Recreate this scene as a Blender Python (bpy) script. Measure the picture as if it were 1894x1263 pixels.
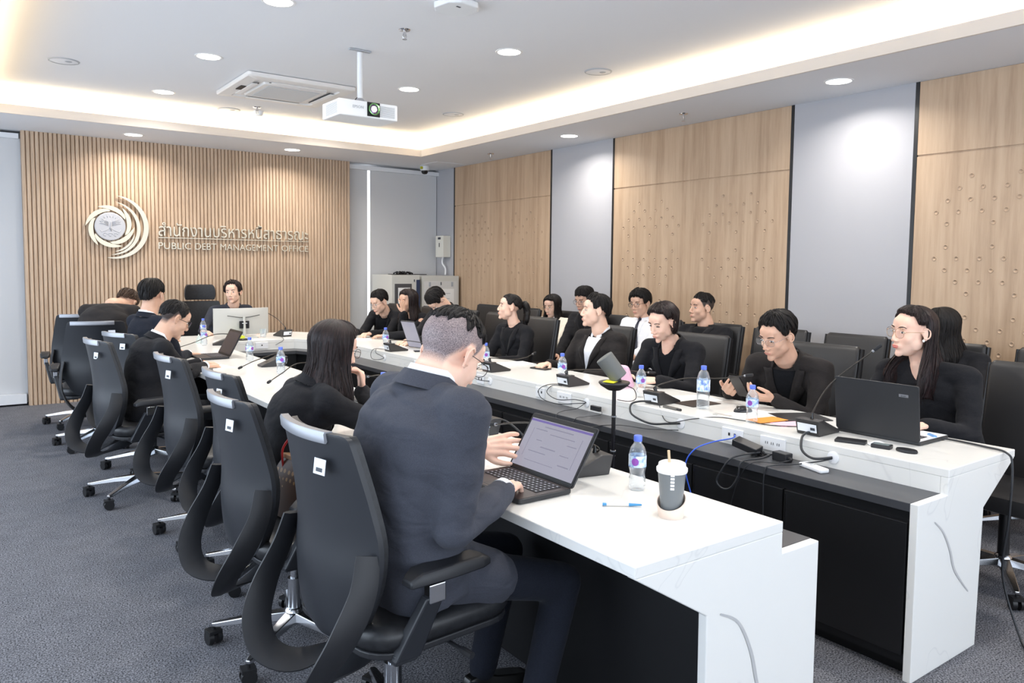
import bpy, bmesh, math, random
from math import sin, cos, pi, radians, sqrt, atan2
from mathutils import Vector, Matrix, noise, Quaternion
from mathutils.bvhtree import BVHTree
for o in list(bpy.data.objects): bpy.data.objects.remove(o)
S = bpy.context.scene
COL = S.collection
V = Vector
# ---------------------------------------------------------------- camera
YAW, PIT, ROL, EYE = -.6310, -.0673, .0105, 1.48
_fw = V((-sin(YAW)*cos(PIT), cos(YAW)*cos(PIT), sin(PIT)))
_rt = V((cos(YAW), sin(YAW), 0)); _up = _rt.cross(_fw)
_rx = _rt*cos(ROL)+_up*sin(ROL); _uy = -_rt*sin(ROL)+_up*cos(ROL)
cd = bpy.data.cameras.new('camera'); cam = bpy.data.objects.new('camera', cd); COL.objects.link(cam)
cam.matrix_world = Matrix(((_rx.x,_uy.x,-_fw.x,0),(_rx.y,_uy.y,-_fw.y,0),(_rx.z,_uy.z,-_fw.z,EYE),(0,0,0,1)))
cd.sensor_fit = 'HORIZONTAL'; cd.sensor_width = 36; cd.lens = 1421.85*36/1894
cd.shift_y = -42.4/1894; cd.clip_start = .05; cd.clip_end = 60
S.camera = cam
# ---------------------------------------------------------------- world, exposure
w = bpy.data.worlds.new('world'); S.world = w; w.use_nodes = True
bg = w.node_tree.nodes['Background']; bg.inputs[0].default_value = (.72,.84,1,1); bg.inputs[1].default_value = 2.2
S.view_settings.view_transform = 'Standard'; S.view_settings.look = 'None'
S.view_settings.exposure = 0.2; S.view_settings.gamma = 1; S.view_settings.use_curve_mapping = False
# ---------------------------------------------------------------- daylight through the left window wall, plus an added rear fill lamp
def area(name, loc, rot, sx, sy, power, col, spread=180, shape='RECTANGLE'):
    l = bpy.data.lights.new(name, 'AREA'); l.shape = shape; l.size = sx; l.size_y = sy
    l.energy = power; l.color = col; l.spread = radians(spread)
    o = bpy.data.objects.new(name, l); o.location = loc; o.rotation_euler = rot; COL.objects.link(o); return o
area('daylight', (-1.66, 4.6, 1.45), (0, radians(-90), 0), 2.1, 7.6, 95, (.77,.88,1))
area('rear_fill_lamp', (2.18, -1.87, 1.5), (radians(90), 0, 0), 6.5, 2.1, 55, (.93,.96,1))  # added fill lamp behind the camera, no known source there
DOWNLIGHT_W, COVE_W = 11.0, 2.0
# ---------------------------------------------------------------- helpers
_mats = {}
def lin(c):
    return tuple((x/12.92 if x <= .04045 else ((x+.055)/1.055)**2.4) for x in c)
def rgb(r,g,b): return lin((r/255,g/255,b/255))
def mat(name, col, rough=.5, metal=0, spec=.5, emit=None, es=1, alpha=1, trans=0, coat=0, sheen=0):
    if name in _mats: return _mats[name]
    m = bpy.data.materials.new(name); m.use_nodes = True; b = m.node_tree.nodes['Principled BSDF']
    b.inputs['Base Color'].default_value = (*col,1); b.inputs['Roughness'].default_value = rough
    b.inputs['Metallic'].default_value = metal; b.inputs['Specular IOR Level'].default_value = spec
    if emit: b.inputs['Emission Color'].default_value = (*emit,1); b.inputs['Emission Strength'].default_value = es
    if trans: b.inputs['Transmission Weight'].default_value = trans
    if coat: b.inputs['Coat Weight'].default_value = coat; b.inputs['Coat Roughness'].default_value = .1
    if sheen: b.inputs['Sheen Weight'].default_value = sheen
    b.inputs['Alpha'].default_value = alpha
    _mats[name] = m; return m
def N(m, typ, **kw):
    n = m.node_tree.nodes.new(typ)
    for k,v in kw.items():
        if k in n.inputs: n.inputs[k].default_value = v
        else: setattr(n, k, v)
    return n
def L(m, a, b): m.node_tree.links.new(a, b)
def bsdf(m): return m.node_tree.nodes['Principled BSDF']
def noisy(m, c1, c2, scale=(1,1,1), ns=5, detail=4, bump=0, lo=.35, hi=.65, coord='Object', bs=None, dist=.002):
    """colour noise between c1 and c2 + optional bump"""
    tc = N(m,'ShaderNodeTexCoord'); mp = N(m,'ShaderNodeMapping'); mp.inputs['Scale'].default_value = scale
    L(m, tc.outputs[coord], mp.inputs['Vector'])
    nz = N(m,'ShaderNodeTexNoise'); nz.inputs['Scale'].default_value = ns; nz.inputs['Detail'].default_value = detail
    L(m, mp.outputs[0], nz.inputs['Vector'])
    r = N(m,'ShaderNodeValToRGB'); r.color_ramp.elements[0].position = lo; r.color_ramp.elements[1].position = hi
    r.color_ramp.elements[0].color = (*c1,1); r.color_ramp.elements[1].color = (*c2,1)
    L(m, nz.outputs[0], r.inputs[0]); L(m, r.outputs[0], bsdf(m).inputs['Base Color'])
    if bump:
        b = N(m,'ShaderNodeBump'); b.inputs['Strength'].default_value = bump; b.inputs['Distance'].default_value = dist
        src = nz
        if bs:
            src = N(m,'ShaderNodeTexNoise'); src.inputs['Scale'].default_value = bs; src.inputs['Detail'].default_value = 5
            L(m, mp.outputs[0], src.inputs['Vector'])
        L(m, src.outputs[0], b.inputs['Height']); L(m, b.outputs[0], bsdf(m).inputs['Normal'])
    return r
class MB:
    """collects shapes, builds one mesh object"""
    def __init__(s): s.v=[]; s.f=[]; s.m=[]; s.uv=None; s.mi=0
    def add(s, vs, fs, M=None):
        o = len(s.v)
        s.v += [tuple(M @ V(p)) if M else tuple(p) for p in vs]
        s.f += [tuple(i+o for i in f) for f in fs]; s.m += [s.mi]*len(fs); return s
    def box(s, c, d, M=None, taper=1):
        x,y,z = c; a,b,h = d[0]/2,d[1]/2,d[2]/2; t=taper
        vs = [(x-a,y-b,z-h),(x+a,y-b,z-h),(x+a,y+b,z-h),(x-a,y+b,z-h),(x-a*t,y-b*t,z+h),(x+a*t,y-b*t,z+h),(x+a*t,y+b*t,z+h),(x-a*t,y+b*t,z+h)]
        return s.add(vs, [(0,3,2,1),(4,5,6,7),(0,1,5,4),(1,2,6,5),(2,3,7,6),(3,0,4,7)], M)
    def prism(s, poly, z0, z1, M=None):
        n=len(poly); vs=[(p[0],p[1],z0) for p in poly]+[(p[0],p[1],z1) for p in poly]
        fs=[tuple(range(n-1,-1,-1)), tuple(range(n,2*n))]+[(i,(i+1)%n,n+(i+1)%n,n+i) for i in range(n)]
        return s.add(vs,fs,M)
    def rbox(s, c, d, r, M=None, seg=4):
        """box with rounded vertical corners"""
        return s.prism(rrect(d[0],d[1],r,seg,c[0],c[1]), c[2]-d[2]/2, c[2]+d[2]/2, M)
    def rings(s, rings, M=None, cap=True, closed=False):
        n=len(rings[0]); vs=[p for r in rings for p in r]; fs=[]
        k=len(rings)
        for j in range(k if closed else k-1):
            a=j*n; b=((j+1)%k)*n
            for i in range(n): fs.append((a+i,a+(i+1)%n,b+(i+1)%n,b+i))
        if cap and not closed: fs += [tuple(range(n-1,-1,-1)), tuple((k-1)*n+i for i in range(n))]
        return s.add(vs,fs,M)
    def lathe(s, prof, n=24, M=None, cap=True):
        return s.rings([[(r*cos(2*pi*i/n), r*sin(2*pi*i/n), z) for i in range(n)] for r,z in prof], M, cap)
    def cyl(s, a, b, r, r2=None, n=16, cap=True):
        a=V(a); b=V(b); q=(b-a).to_track_quat('Z','Y').to_matrix().to_4x4(); q.translation=a
        r2 = r if r2 is None else r2
        return s.lathe([(r,0),(r2,(b-a).length)], n, q, cap)
    def tube(s, pts, r, n=8, flat=1, up=None, closed=False, cap=True):
        pts=[V(p) for p in pts]; k=len(pts); rr = r if isinstance(r,(list,tuple)) else [r]*k
        rings=[]; prev=None
        for i,p in enumerate(pts):
            if closed: t=(pts[(i+1)%k]-pts[i-1])
            else: t=(pts[min(i+1,k-1)]-pts[max(i-1,0)])
            if t.length<1e-9: t=V((0,0,1))
            t.normalize()
            if up is not None: a=V(up)-t*V(up).dot(t)
            elif prev is None: a=t.orthogonal()
            else: a=prev-t*prev.dot(t)
            if a.length<1e-6: a=t.orthogonal()
            a.normalize(); prev=a; b=t.cross(a)
            rings.append([p+a*(cos(2*pi*j/n)*rr[i]*flat)+b*(sin(2*pi*j/n)*rr[i]) for j in range(n)])
        return s.rings(rings,None,cap,closed)
    def ell(s, c, r, M=None, nu=16, nv=10):
        vs=[(c[0],c[1],c[2]+r[2])]; fs=[]
        for j in range(1,nv):
            t=pi*j/nv
            for i in range(nu):
                a=2*pi*i/nu; vs.append((c[0]+r[0]*sin(t)*cos(a),c[1]+r[1]*sin(t)*sin(a),c[2]+r[2]*cos(t)))
        vs.append((c[0],c[1],c[2]-r[2])); e=len(vs)-1
        for i in range(nu): fs.append((0,1+i,1+(i+1)%nu))
        for j in range(nv-2):
            for i in range(nu):
                a=1+j*nu; b=a+nu; fs.append((a+i,b+i,b+(i+1)%nu,a+(i+1)%nu))
        a=1+(nv-2)*nu
        for i in range(nu): fs.append((e,a+(i+1)%nu,a+i))
        return s.add(vs,fs,M)
    def cap(s, a, b, r1, r2, n=14, M=None):
        """tapered capsule"""
        a=V(a); b=V(b); d=b-a; l=d.length
        q=(d if l>1e-6 else V((0,0,1))).to_track_quat('Z','Y').to_matrix().to_4x4(); q.translation=a
        pr=[(r1*sin(t),-r1*cos(t)) for t in (.25,.6,1.0,1.57)]+[(r2*cos(t),l+r2*sin(t)) for t in (0,.57,1.0,1.32)]
        return s.lathe(pr,n,(M@q) if M else q)
    def mesh(s, name):
        me=bpy.data.meshes.new(name); me.from_pydata(s.v,[],s.f)
        if any(s.m): me.polygons.foreach_set('material_index', s.m)
        me.update(); return me
    def build(s, name, m, parent=None, smooth=False, bevel=0, seg=2, sub=0, loc=None, fix=True):
        me=s.mesh(name)
        if fix:
            bm=bmesh.new(); bm.from_mesh(me); bmesh.ops.recalc_face_normals(bm, faces=bm.faces); bm.to_mesh(me); bm.free()
        return obj(name, me, m, parent, smooth, bevel, seg, sub)
def obj(name, me, m, parent=None, smooth=False, bevel=0, seg=2, sub=0):
    for x in (m if isinstance(m,(list,tuple)) else [m]): me.materials.append(x)
    o=bpy.data.objects.new(name,me); COL.objects.link(o)
    if parent: o.parent=parent
    if smooth: me.polygons.foreach_set('use_smooth',[True]*len(me.polygons))
    if smooth=='a': me.set_sharp_from_angle(angle=radians(38))
    if bevel:
        b=o.modifiers.new('b','BEVEL'); b.width=bevel; b.segments=seg; b.limit_method='ANGLE'; b.angle_limit=radians(35)
    if sub:
        b=o.modifiers.new('s','SUBSURF'); b.levels=sub; b.render_levels=sub
    return o
def rrect(w,h,r,seg=4,cx=0,cy=0):
    P=[]
    for (sx,sy,a0) in ((1,1,0),(-1,1,pi/2),(-1,-1,pi),(1,-1,1.5*pi)):
        for i in range(seg+1):
            a=a0+pi/2*i/seg; P.append((cx+sx*(w/2-r)+r*cos(a), cy+sy*(h/2-r)+r*sin(a)))
    return P
def thing(name, label, cat, loc=(0,0,0), rz=0, group=None, rot=None):
    o=bpy.data.objects.new(name,None); o.empty_display_size=.1; COL.objects.link(o)
    o.location=loc; o.rotation_euler=rot or (0,0,rz); tag(o,label,cat,group); return o
def tag(o,label,cat=None,group=None,kind=None):
    if label: o['label']=label
    if cat: o['category']=cat
    if group: o['group']=group
    if kind: o['kind']=kind
    return o
def struct(o,label=None): o['kind']='structure'; 
def dup(root, loc=None, rz=None, label=None, group=None, rot=None):
    r=root.copy(); COL.objects.link(r)
    if loc is not None: r.location=loc
    if rz is not None: r.rotation_euler=(0,0,rz)
    if rot is not None: r.rotation_euler=rot
    if label: r['label']=label
    if group: r['group']=group
    def rec(a,b):
        for ch in list(a.children):
            c=ch.copy(); COL.objects.link(c); c.parent=b; c.matrix_parent_inverse=ch.matrix_parent_inverse.copy(); rec(ch,c)
    rec(root,r); return r
def Rz(a): return Matrix.Rotation(a,4,'Z')
def Rx(a): return Matrix.Rotation(a,4,'X')
def Ry(a): return Matrix.Rotation(a,4,'Y')
def Tr(*p): return Matrix.Translation(V(p))
def bez(p0,p1,p2,p3,n=16):
    p0,p1,p2,p3=map(V,(p0,p1,p2,p3)); R=[]
    for i in range(n+1):
        t=i/n; u=1-t; R.append(p0*u**3+p1*3*u*u*t+p2*3*u*t*t+p3*t**3)
    return R
def cat(pts, n=8, closed=False):
    """catmull-rom through points"""
    P=[V(p) for p in pts]; R=[]; k=len(P)
    g=(lambda i:P[i%k]) if closed else (lambda i:P[max(0,min(k-1,i))])
    for i in range(k if closed else k-1):
        a,b,c,d=g(i-1),g(i),g(i+1),g(i+2)
        for j in range(n):
            t=j/n; R.append(.5*((2*b)+(c-a)*t+(2*a-5*b+4*c-d)*t*t+(3*b-a-3*c+d)*t**3))
    if not closed: R.append(P[-1])
    return R
def glyph_mesh(t):
    """fill every outer contour separately so overlapping glyph strokes stay clean"""
    dg=bpy.context.evaluated_depsgraph_get(); cv=t.evaluated_get(dg).to_curve(dg); E=t.data.extrude
    polys=[]
    for s in cv.splines:
        if s.type=='BEZIER':
            B=s.bezier_points; n=len(B); P=[]
            for i in range(n):
                a,b=B[i],B[(i+1)%n]; p0,p1,p2,p3=a.co,a.handle_right,b.handle_left,b.co
                st=(p1-p0).length<1e-6 and (p3-p2).length<1e-6
                for k in range(1 if st else 4):
                    q=k/4; u=1-q; P.append((p0*u**3+p1*3*u*u*q+p2*3*u*q*q+p3*q**3).to_2d())
        else: P=[V(p.co[:2]) for p in s.points]
        Q=[p for i,p in enumerate(P) if (p-P[i-1]).length>1e-6]
        if len(Q)>2: polys.append(Q)
    area=lambda P: sum(P[i-1].x*P[i].y-P[i].x*P[i-1].y for i in range(len(P)))/2
    def inside(p,P):
        c=False
        for i in range(len(P)):
            a,b=P[i-1],P[i]
            if (a.y>p.y)!=(b.y>p.y) and p.x<(b.x-a.x)*(p.y-a.y)/(b.y-a.y)+a.x: c=not c
        return c
    big=max(polys,key=lambda P:abs(area(P))); sg=1 if area(big)>0 else -1
    outs=[P for P in polys if area(P)*sg>0]; holes=[P for P in polys if area(P)*sg<=0]
    m=MB()
    from mathutils.geometry import tessellate_polygon
    for P in outs:
        H=[h for h in holes if inside(h[0],P)]; loops=[P]+H; flat=[p for l in loops for p in l]
        tri=tessellate_polygon([[V((p.x,p.y,0)) for p in l] for l in loops]); n=len(flat)
        vs=[(p.x,p.y,E) for p in flat]+[(p.x,p.y,-E) for p in flat]; fs=[tuple(f) for f in tri]+[tuple(i+n for i in f[::-1]) for f in tri]; o=0
        for l in loops:
            k=len(l)
            for i in range(k): fs.append((o+i,o+(i+1)%k,n+o+(i+1)%k,n+o+i))
            o+=k
        m.add(vs,fs)
    me=m.mesh('glyphs'); bm=bmesh.new(); bm.from_mesh(me); bmesh.ops.recalc_face_normals(bm,faces=bm.faces); bm.to_mesh(me); bm.free(); return me
def text(body, name, m, parent, size, loc, rot=(0,0,0), extrude=.0004, align='CENTER', sx=1, bold=0):
    c=bpy.data.curves.new('t','FONT'); c.body=body; c.size=size; c.extrude=extrude; c.align_x=align; c.align_y='CENTER'; c.offset=bold; c.resolution_u=4
    t=bpy.data.objects.new('t',c); COL.objects.link(t)
    me=glyph_mesh(t); bpy.data.objects.remove(t)
    me.materials.clear()
    me.transform(Matrix.Diagonal((sx,1,1,1)))
    o=obj(name,me,m,parent); o.location=loc; o.rotation_euler=rot; return o
# ---------------------------------------------------------------- materials of the room
def wood(name, c1, c2, c3, sc=(14,14,.8)):
    m=mat(name,c1,.45,spec=.35)
    tc=N(m,'ShaderNodeTexCoord'); mp=N(m,'ShaderNodeMapping'); mp.inputs['Scale'].default_value=sc
    L(m,tc.outputs['Object'],mp.inputs['Vector'])
    a=N(m,'ShaderNodeTexNoise'); a.inputs['Scale'].default_value=1.6; a.inputs['Detail'].default_value=8; a.inputs['Roughness'].default_value=.65
    L(m,mp.outputs[0],a.inputs['Vector'])
    r=N(m,'ShaderNodeValToRGB'); e=r.color_ramp.elements; e[0].position=.3; e[0].color=(*c2,1); e[1].position=.72; e[1].color=(*c3,1)
    x=r.color_ramp.elements.new(.5); x.color=(*c1,1)
    L(m,a.outputs[0],r.inputs[0]); L(m,r.outputs[0],bsdf(m).inputs['Base Color'])
    b=N(m,'ShaderNodeBump'); b.inputs['Strength'].default_value=.12; b.inputs['Distance'].default_value=.002
    L(m,a.outputs[0],b.inputs['Height']); L(m,b.outputs[0],bsdf(m).inputs['Normal'])
    return m
M_panel=wood('wood_panel',rgb(188,161,134),rgb(168,141,115),rgb(202,176,149),(9,9,.55))
M_slat=wood('wood_slat',rgb(194,168,143),rgb(172,146,122),rgb(208,183,158),(40,12,1.5))
M_slatback=mat('slat_backing',rgb(150,122,98),.7)
M_ceil=mat('ceiling_paint',rgb(228,229,232),.9,spec=.1)
M_lip=mat('cove_lip_paint',rgb(222,213,204),.8,spec=.1)
M_fab=mat('fabric_panel',rgb(176,176,180),.95,spec=.1); noisy(M_fab,rgb(168,168,173),rgb(188,187,190),(1,1,1),900,3,.25,.3,.7)
M_blind=mat('blind_fabric',rgb(205,205,206),.95,spec=.05)
M_black=mat('black_strip',rgb(18,18,20),.4)
M_white=mat('white_paint',rgb(225,226,228),.6,spec=.3)
M_carpet=mat('carpet',rgb(70,72,78),1,spec=.05)
noisy(M_carpet,rgb(44,45,49),rgb(150,150,156),(1,1,1),160,3,.5,.34,.70,dist=.004)
def _carpet():
    m=M_carpet; tc=N(m,'ShaderNodeTexCoord'); big=N(m,'ShaderNodeTexNoise'); big.inputs['Scale'].default_value=9; big.inputs['Detail'].default_value=6
    L(m,tc.outputs['Object'],big.inputs['Vector'])
    mix=N(m,'ShaderNodeMixRGB'); mix.blend_type='MULTIPLY'; mix.inputs[0].default_value=.25
    r=N(m,'ShaderNodeValToRGB'); r.color_ramp.elements[0].color=(.55,.55,.55,1); r.color_ramp.elements[1].color=(1.25,1.25,1.25,1)
    r.color_ramp.elements[0].position=.3; r.color_ramp.elements[1].position=.7
    L(m,big.outputs[0],r.inputs[0])
    old=bsdf(m).inputs['Base Color'].links[0].from_socket
    L(m,old,mix.inputs[1]); L(m,r.outputs[0],mix.inputs[2]); L(m,mix.outputs[0],bsdf(m).inputs['Base Color'])
_carpet()
X0,X1,Y0,Y1,ZC,ZR = -1.7,5.52,-1.9,9.42,2.80,3.05
def sbox(name,c,d,m,bevel=0):
    o=MB().box(c,d).build(name,m,bevel=bevel); struct(o); return o
sbox('floor',((X0+X1)/2,(Y0+Y1)/2,-.05),(X1-X0+.4,Y1-Y0+.4,.1),M_carpet)
# back wall: window wall closed by two roller blinds with a bright gap between
YB=9.34
sbox('wall_back',((X0+X1)/2,YB+.2,1.5),(X1-X0+.4,.08,3.2),M_white)
sbox('wall_left_front',(X0-.05,-1.1,1.5),(.1,1.9,3.2),M_white)
sbox('wall_left_back',(X0-.05,8.95,1.5),(.1,1.1,3.2),M_white)
sbox('wall_left_below',(X0-.05,4.1,.15),(.1,8.6,.5),M_white)
sbox('wall_left_above',(X0-.05,4.1,2.85),(.1,8.6,.5),M_white)
for nm,(xa,xb,za,zb) in {'wall_front_below':(X0-.2,X1+.2,-.1,.42),'wall_front_above':(X0-.2,X1+.2,2.6,3.1),'wall_front_left':(X0-.2,-1.08,.42,2.6),'wall_front_right':(5.45,X1+.2,.42,2.6)}.items():
    sbox(nm,((xa+xb)/2,Y0-.05,(za+zb)/2),(xb-xa,.1,zb-za),M_white)
for i in range(3):  # invented front wall windows, added to give the rear fill lamp an opening
    xa=-1.08+2.177*i; xb=xa+2.177; o=MB()
    for xx in (xa+.025,xb-.025): o.box((xx,Y0-.02,1.51),(.05,.06,2.18))
    for zz in (.445,2.575): o.box(((xa+xb)/2,Y0-.02,zz),(xb-xa,.06,.05))
    q=o.build('window_%d'%(i+6),M_white); struct(q)
for i,(y0,y1) in enumerate(((-.15,1.95),(2.0,4.1),(4.15,6.25),(6.3,8.4))):
    o=MB(); 
    for yy in (y0,y1): o.box((X0-.02,yy,1.5),(.06,.05,2.2))
    for zz in (.42,2.58): o.box((X0-.02,(y0+y1)/2,zz),(.06,y1-y0,.05))
    q=o.build('window_%d'%(i+1),M_white); struct(q)
# roller blinds on the back wall
def blind(x0,x1,name):
    m=MB(); m.box(((x0+x1)/2,YB+.02,1.40),(x1-x0,.006,2.72)); m.box(((x0+x1)/2,YB+.02,.05),(x1-x0,.02,.03))
    return m.build(name,M_blind)
for (x0,x1,l) in ((X0,.622,'pale grey roller blind left of the slatted timber wall'),(4.15,4.46,'narrow pale grey roller blind between slatted timber and bright gap'),(4.50,5.51,'wide pale grey roller blind behind the equipment cabinets')):
    tag(blind(x0,x1,'roller_blind'),l,'blind',)
g=MB().box((4.48,YB+.04,1.40),(.1,.01,2.72)).build('window_5',mat('window_glow',(1,1,1),1,emit=(.93,.96,1),es=1.5)); struct(g)
sbox('trim_1',((X0+.6)/2,YB,2.745),(.6-X0,.06,.05),M_white)
sbox('trim_2',((4.15+5.52)/2,YB,2.745),(1.37,.06,.05),M_white)
sbox('baseboard_back',((X0+.6)/2,YB-.02,.07),(.6-X0,.06,.1),M_white)
# slatted timber wall
sb=MB().box(((.615+4.175)/2,9.31,1.4),(3.56,.04,2.8)).build('wall_slats_backing',M_slatback); struct(sb)
m=MB(); n=89; pitch=3.56/n
for i in range(n):
    x=.615+pitch*(i+.5); a=pitch*.455
    m.prism([(x-a,9.30),(x+a,9.30),(x+a*1.0,9.268),(x+a*.62,9.256),(x-a*.62,9.256),(x-a*1.0,9.268)],0,2.8)
o=m.build('wall_slats',M_slat); struct(o)
# right wall: timber panels with peg holes between fabric panels
sbox('wall_right',(X1+.08,(Y0+Y1)/2,1.5),(.1,Y1-Y0+.4,3.2),M_white)
def rwall(name,y0,y1,m,d=.03): 
    o=MB().box((X1+d/2,(y0+y1)/2,1.4),(d,y1-y0,2.8)).build(name,m); struct(o); return o
FB=[(8.915,9.40),(5.835,6.815),(2.775,3.735),(-1.9,-.3)]
for i,(a,b) in enumerate(FB): rwall('wall_right_fabric_%d'%(i+1),a,b,M_fab)
WD=[(6.845,8.885),(3.765,5.805),(-.27,2.745)]
M_hole=mat('peg_hole',rgb(184,157,131),.6)
for i,(a,b) in enumerate(WD):
    mm=MB(); mm.box((X1+.012,(a+b)/2,1.14),(.024,b-a,2.28)); mm.box((X1+.012,(a+b)/2,2.545),(.024,b-a,.506))
    ym=(a+b)/2 if i<2 else 1.72
    mm.box((X1+.02,(a+b)/2,2.286),(.02,b-a,.012))
    o=mm.build('wall_right_timber_%d'%(i+1),M_panel); struct(o)
    # dished peg holes in a staggered lattice
    h=MB(); cys=([(ym+b)/2,(a+ym)/2] if i<2 else [2.233,1.208,.183])
    PAT={0:(-2,2),1:(-3,-1,1,3),2:(-4,-2,0,2,4),3:(-5,-3,-1,1,3,5),4:(-4,0,4),6:(-4,0,4),7:(-5,-3,-1,1,3,5),8:(-4,-2,0,2,4),9:(-3,-1,1,3),10:(-2,2)}
    for cy in cys:
        for j in range(27):
            for q in PAT.get(j%12,()):
                M=Tr(X1-.0005,cy+q*.073,2.12-j*.079)@Ry(radians(-90))
                h.lathe([(.0165,0),(.0155,.002),(.0125,.0015),(.010,-.001)],14,M)
    o=h.build('wall_right_pegs_%d'%(i+1),M_hole,smooth=True); struct(o)
k=0
for y in (8.90,6.83,5.82,3.75,2.76,-.285):
    k+=1; o=MB().box((X1+.006,y,1.4),(.014,.026,2.8)).build('trim_%d'%(k+2),M_black); struct(o)
# ceiling: perimeter soffit at 2.80, raised field at 3.05 with a lit cove
CX0,CX1,CY0,CY1=.25,4.66,-1.0,8.28     # inner edge of the soffit
def soffit():
    m=MB(); z0,z1=ZC,ZC+.03
    for (xa,xb,ya,yb) in ((X0-.1,CX0,Y0-.1,Y1+.1),(CX1,X1+.1,Y0-.1,Y1+.1),(CX0,CX1,CY1,Y1+.1),(CX0,CX1,Y0-.1,CY0)):
        m.box(((xa+xb)/2,(ya+yb)/2,(z0+z1)/2),(xb-xa,yb-ya,z1-z0))
    return m.build('ceiling_soffit',M_ceil)
o=soffit(); struct(o)
m=MB(); t=.02
for c,d in (((CX0+.001-t/2,(CY0+CY1)/2,ZC+.0395),(t,CY1-CY0+2*t,.08)),((CX1-.001+t/2,(CY0+CY1)/2,ZC+.0395),(t,CY1-CY0+2*t,.08)),
            (((CX0+CX1)/2,CY1-.001+t/2,ZC+.0395),(CX1-CX0,t,.08)),(((CX0+CX1)/2,CY0+.001-t/2,ZC+.0395),(CX1-CX0,t,.08))): m.box(c,d)
o=m.build('ceiling_cove_lip',M_lip); struct(o)
CW=.20
m=MB(); 
m.box(((CX0+CX1)/2,(CY0+CY1)/2,ZR+.03),(CX1-CX0+2*CW+.1,CY1-CY0+2*CW+.1,.06))
o=m.build('ceiling',M_ceil); struct(o)
m=MB()
for c,d in (((CX0-CW-.01,(CY0+CY1)/2,ZC+.14),(.02,CY1-CY0+2*CW,.25)),((CX1+CW+.01,(CY0+CY1)/2,ZC+.14),(.02,CY1-CY0+2*CW,.25)),
            (((CX0+CX1)/2,CY1+CW+.01,ZC+.14),(CX1-CX0+2*CW,.02,.25)),(((CX0+CX1)/2,CY0-CW-.01,ZC+.14),(CX1-CX0+2*CW,.02,.25))): m.box(c,d)
o=m.build('ceiling_cove_wall',M_ceil); struct(o)
# LED strips lying in the cove, real lamps with a glowing strip
M_led=mat('led_strip',(1,1,1),.5,emit=(1,.80,.52),es=9)
WARM=(1,.76,.45)
for nme,c,d,le in (('right',(CX1+.11,(CY0+CY1)/2,ZC+.045),(.03,CY1-CY0,.012),CY1-CY0),('back',((CX0+CX1)/2,CY1+.11,ZC+.045),(CX1-CX0,.03,.012),CX1-CX0),('left',(CX0-.11,(CY0+CY1)/2,ZC+.045),(.03,CY1-CY0,.012),CY1-CY0)):
    o=MB().box(c,d).build('led_strip',M_led); tag(o,'warm glowing light strip hidden in the %s ceiling cove'%nme,'light strip')
    lo=area('cove_lamp',(c[0],c[1],ZC+.06),(radians(180),0,0),d[0],d[1],COVE_W*le,WARM,170)
    lo.parent=o
# recessed downlights
M_glow=mat('downlight_glow',(1,1,1),.5,emit=(1,.98,.95),es=9)
M_ring=mat('downlight_ring',rgb(235,235,235),.4)
def downlight(x,y,z,label):
    t=thing('downlight',label,'ceiling light',(x,y,z),group='recessed ceiling downlights')
    MB().lathe([(.085,-.004),(.098,-.004),(.102,0),(.085,0)],32,cap=False).build('ring',M_ring,t,smooth='a')
    MB().lathe([(.084,-.001),(.084,-.003)],32).build('diffuser',M_glow,t)
    l=bpy.data.lights.new('downlight_lamp','AREA'); l.shape='DISK'; l.size=.16; l.energy=DOWNLIGHT_W; l.color=(1,.95,.88); l.spread=radians(150)
    lo=bpy.data.objects.new('lamp',l); COL.objects.link(lo); lo.parent=t; lo.location=(0,0,-.012)
    return t
e=1.19
DL=[(1.64,4.65,ZR,'bright round downlight at the top edge, left of the projector'),(1.64,6.19,ZR,'bright round downlight left of the ceiling cassette unit'),(1.64,7.71,ZR,'bright round downlight between cassette unit and back cove'),
(3.36,6.19,ZR,'bright round downlight just right of the projector'),(3.36,4.67,ZR,'bright round downlight in the raised ceiling, right of the sprinkler head'),
(1.576,8.82,ZC,'bright round downlight in the soffit above the round emblem'),(3.234,8.76,ZC,'bright round downlight in the soffit above the slatted wall right end'),
(5.08,6.01,ZC,'bright round downlight in the soffit above the narrow fabric panel'),(5.07,3.09,ZC,'bright round downlight in the soffit above the wide fabric panel'),
(3.36,7.71,ZR,'bright round downlight hidden behind the projector body'),(1.64,3.1,ZR,'bright downlight above the near end of the table'),(3.36,3.1,ZR,'bright downlight above the near right table wing'),
(1.64,1.4,ZR,'downlight above the camera on the left'),(3.36,1.4,ZR,'downlight above the camera on the right'),(5.08,.8,ZC,'downlight in the right soffit nearest the camera')]
for a in DL: downlight(*a)
# ---------------------------------------------------------------- conference table
M_stone=mat('white_stone',rgb(226,225,220),.22,spec=.5)
def _stone():
    m=M_stone; tc=N(m,'ShaderNodeTexCoord'); nz=N(m,'ShaderNodeTexNoise'); nz.inputs['Scale'].default_value=1.6; nz.inputs['Detail'].default_value=3; nz.inputs['Distortion'].default_value=1.2
    L(m,tc.outputs['Object'],nz.inputs['Vector'])
    a=N(m,'ShaderNodeMath',operation='SUBTRACT'); a.inputs[1].default_value=.5; L(m,nz.outputs[0],a.inputs[0])
    b=N(m,'ShaderNodeMath',operation='ABSOLUTE'); L(m,a.outputs[0],b.inputs[0])
    r=N(m,'ShaderNodeValToRGB'); r.color_ramp.elements[0].position=.0; r.color_ramp.elements[0].color=(*rgb(222,221,218),1); r.color_ramp.elements[1].position=.005; r.color_ramp.elements[1].color=(*rgb(232,231,227),1)
    L(m,b.outputs[0],r.inputs[0]); L(m,r.outputs[0],bsdf(m).inputs['Base Color'])
_stone()
M_vein=mat('stone_vein',rgb(186,186,186),.3)
M_shelf=mat('shelf_laminate',rgb(62,63,67),.38,spec=.5)
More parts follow.
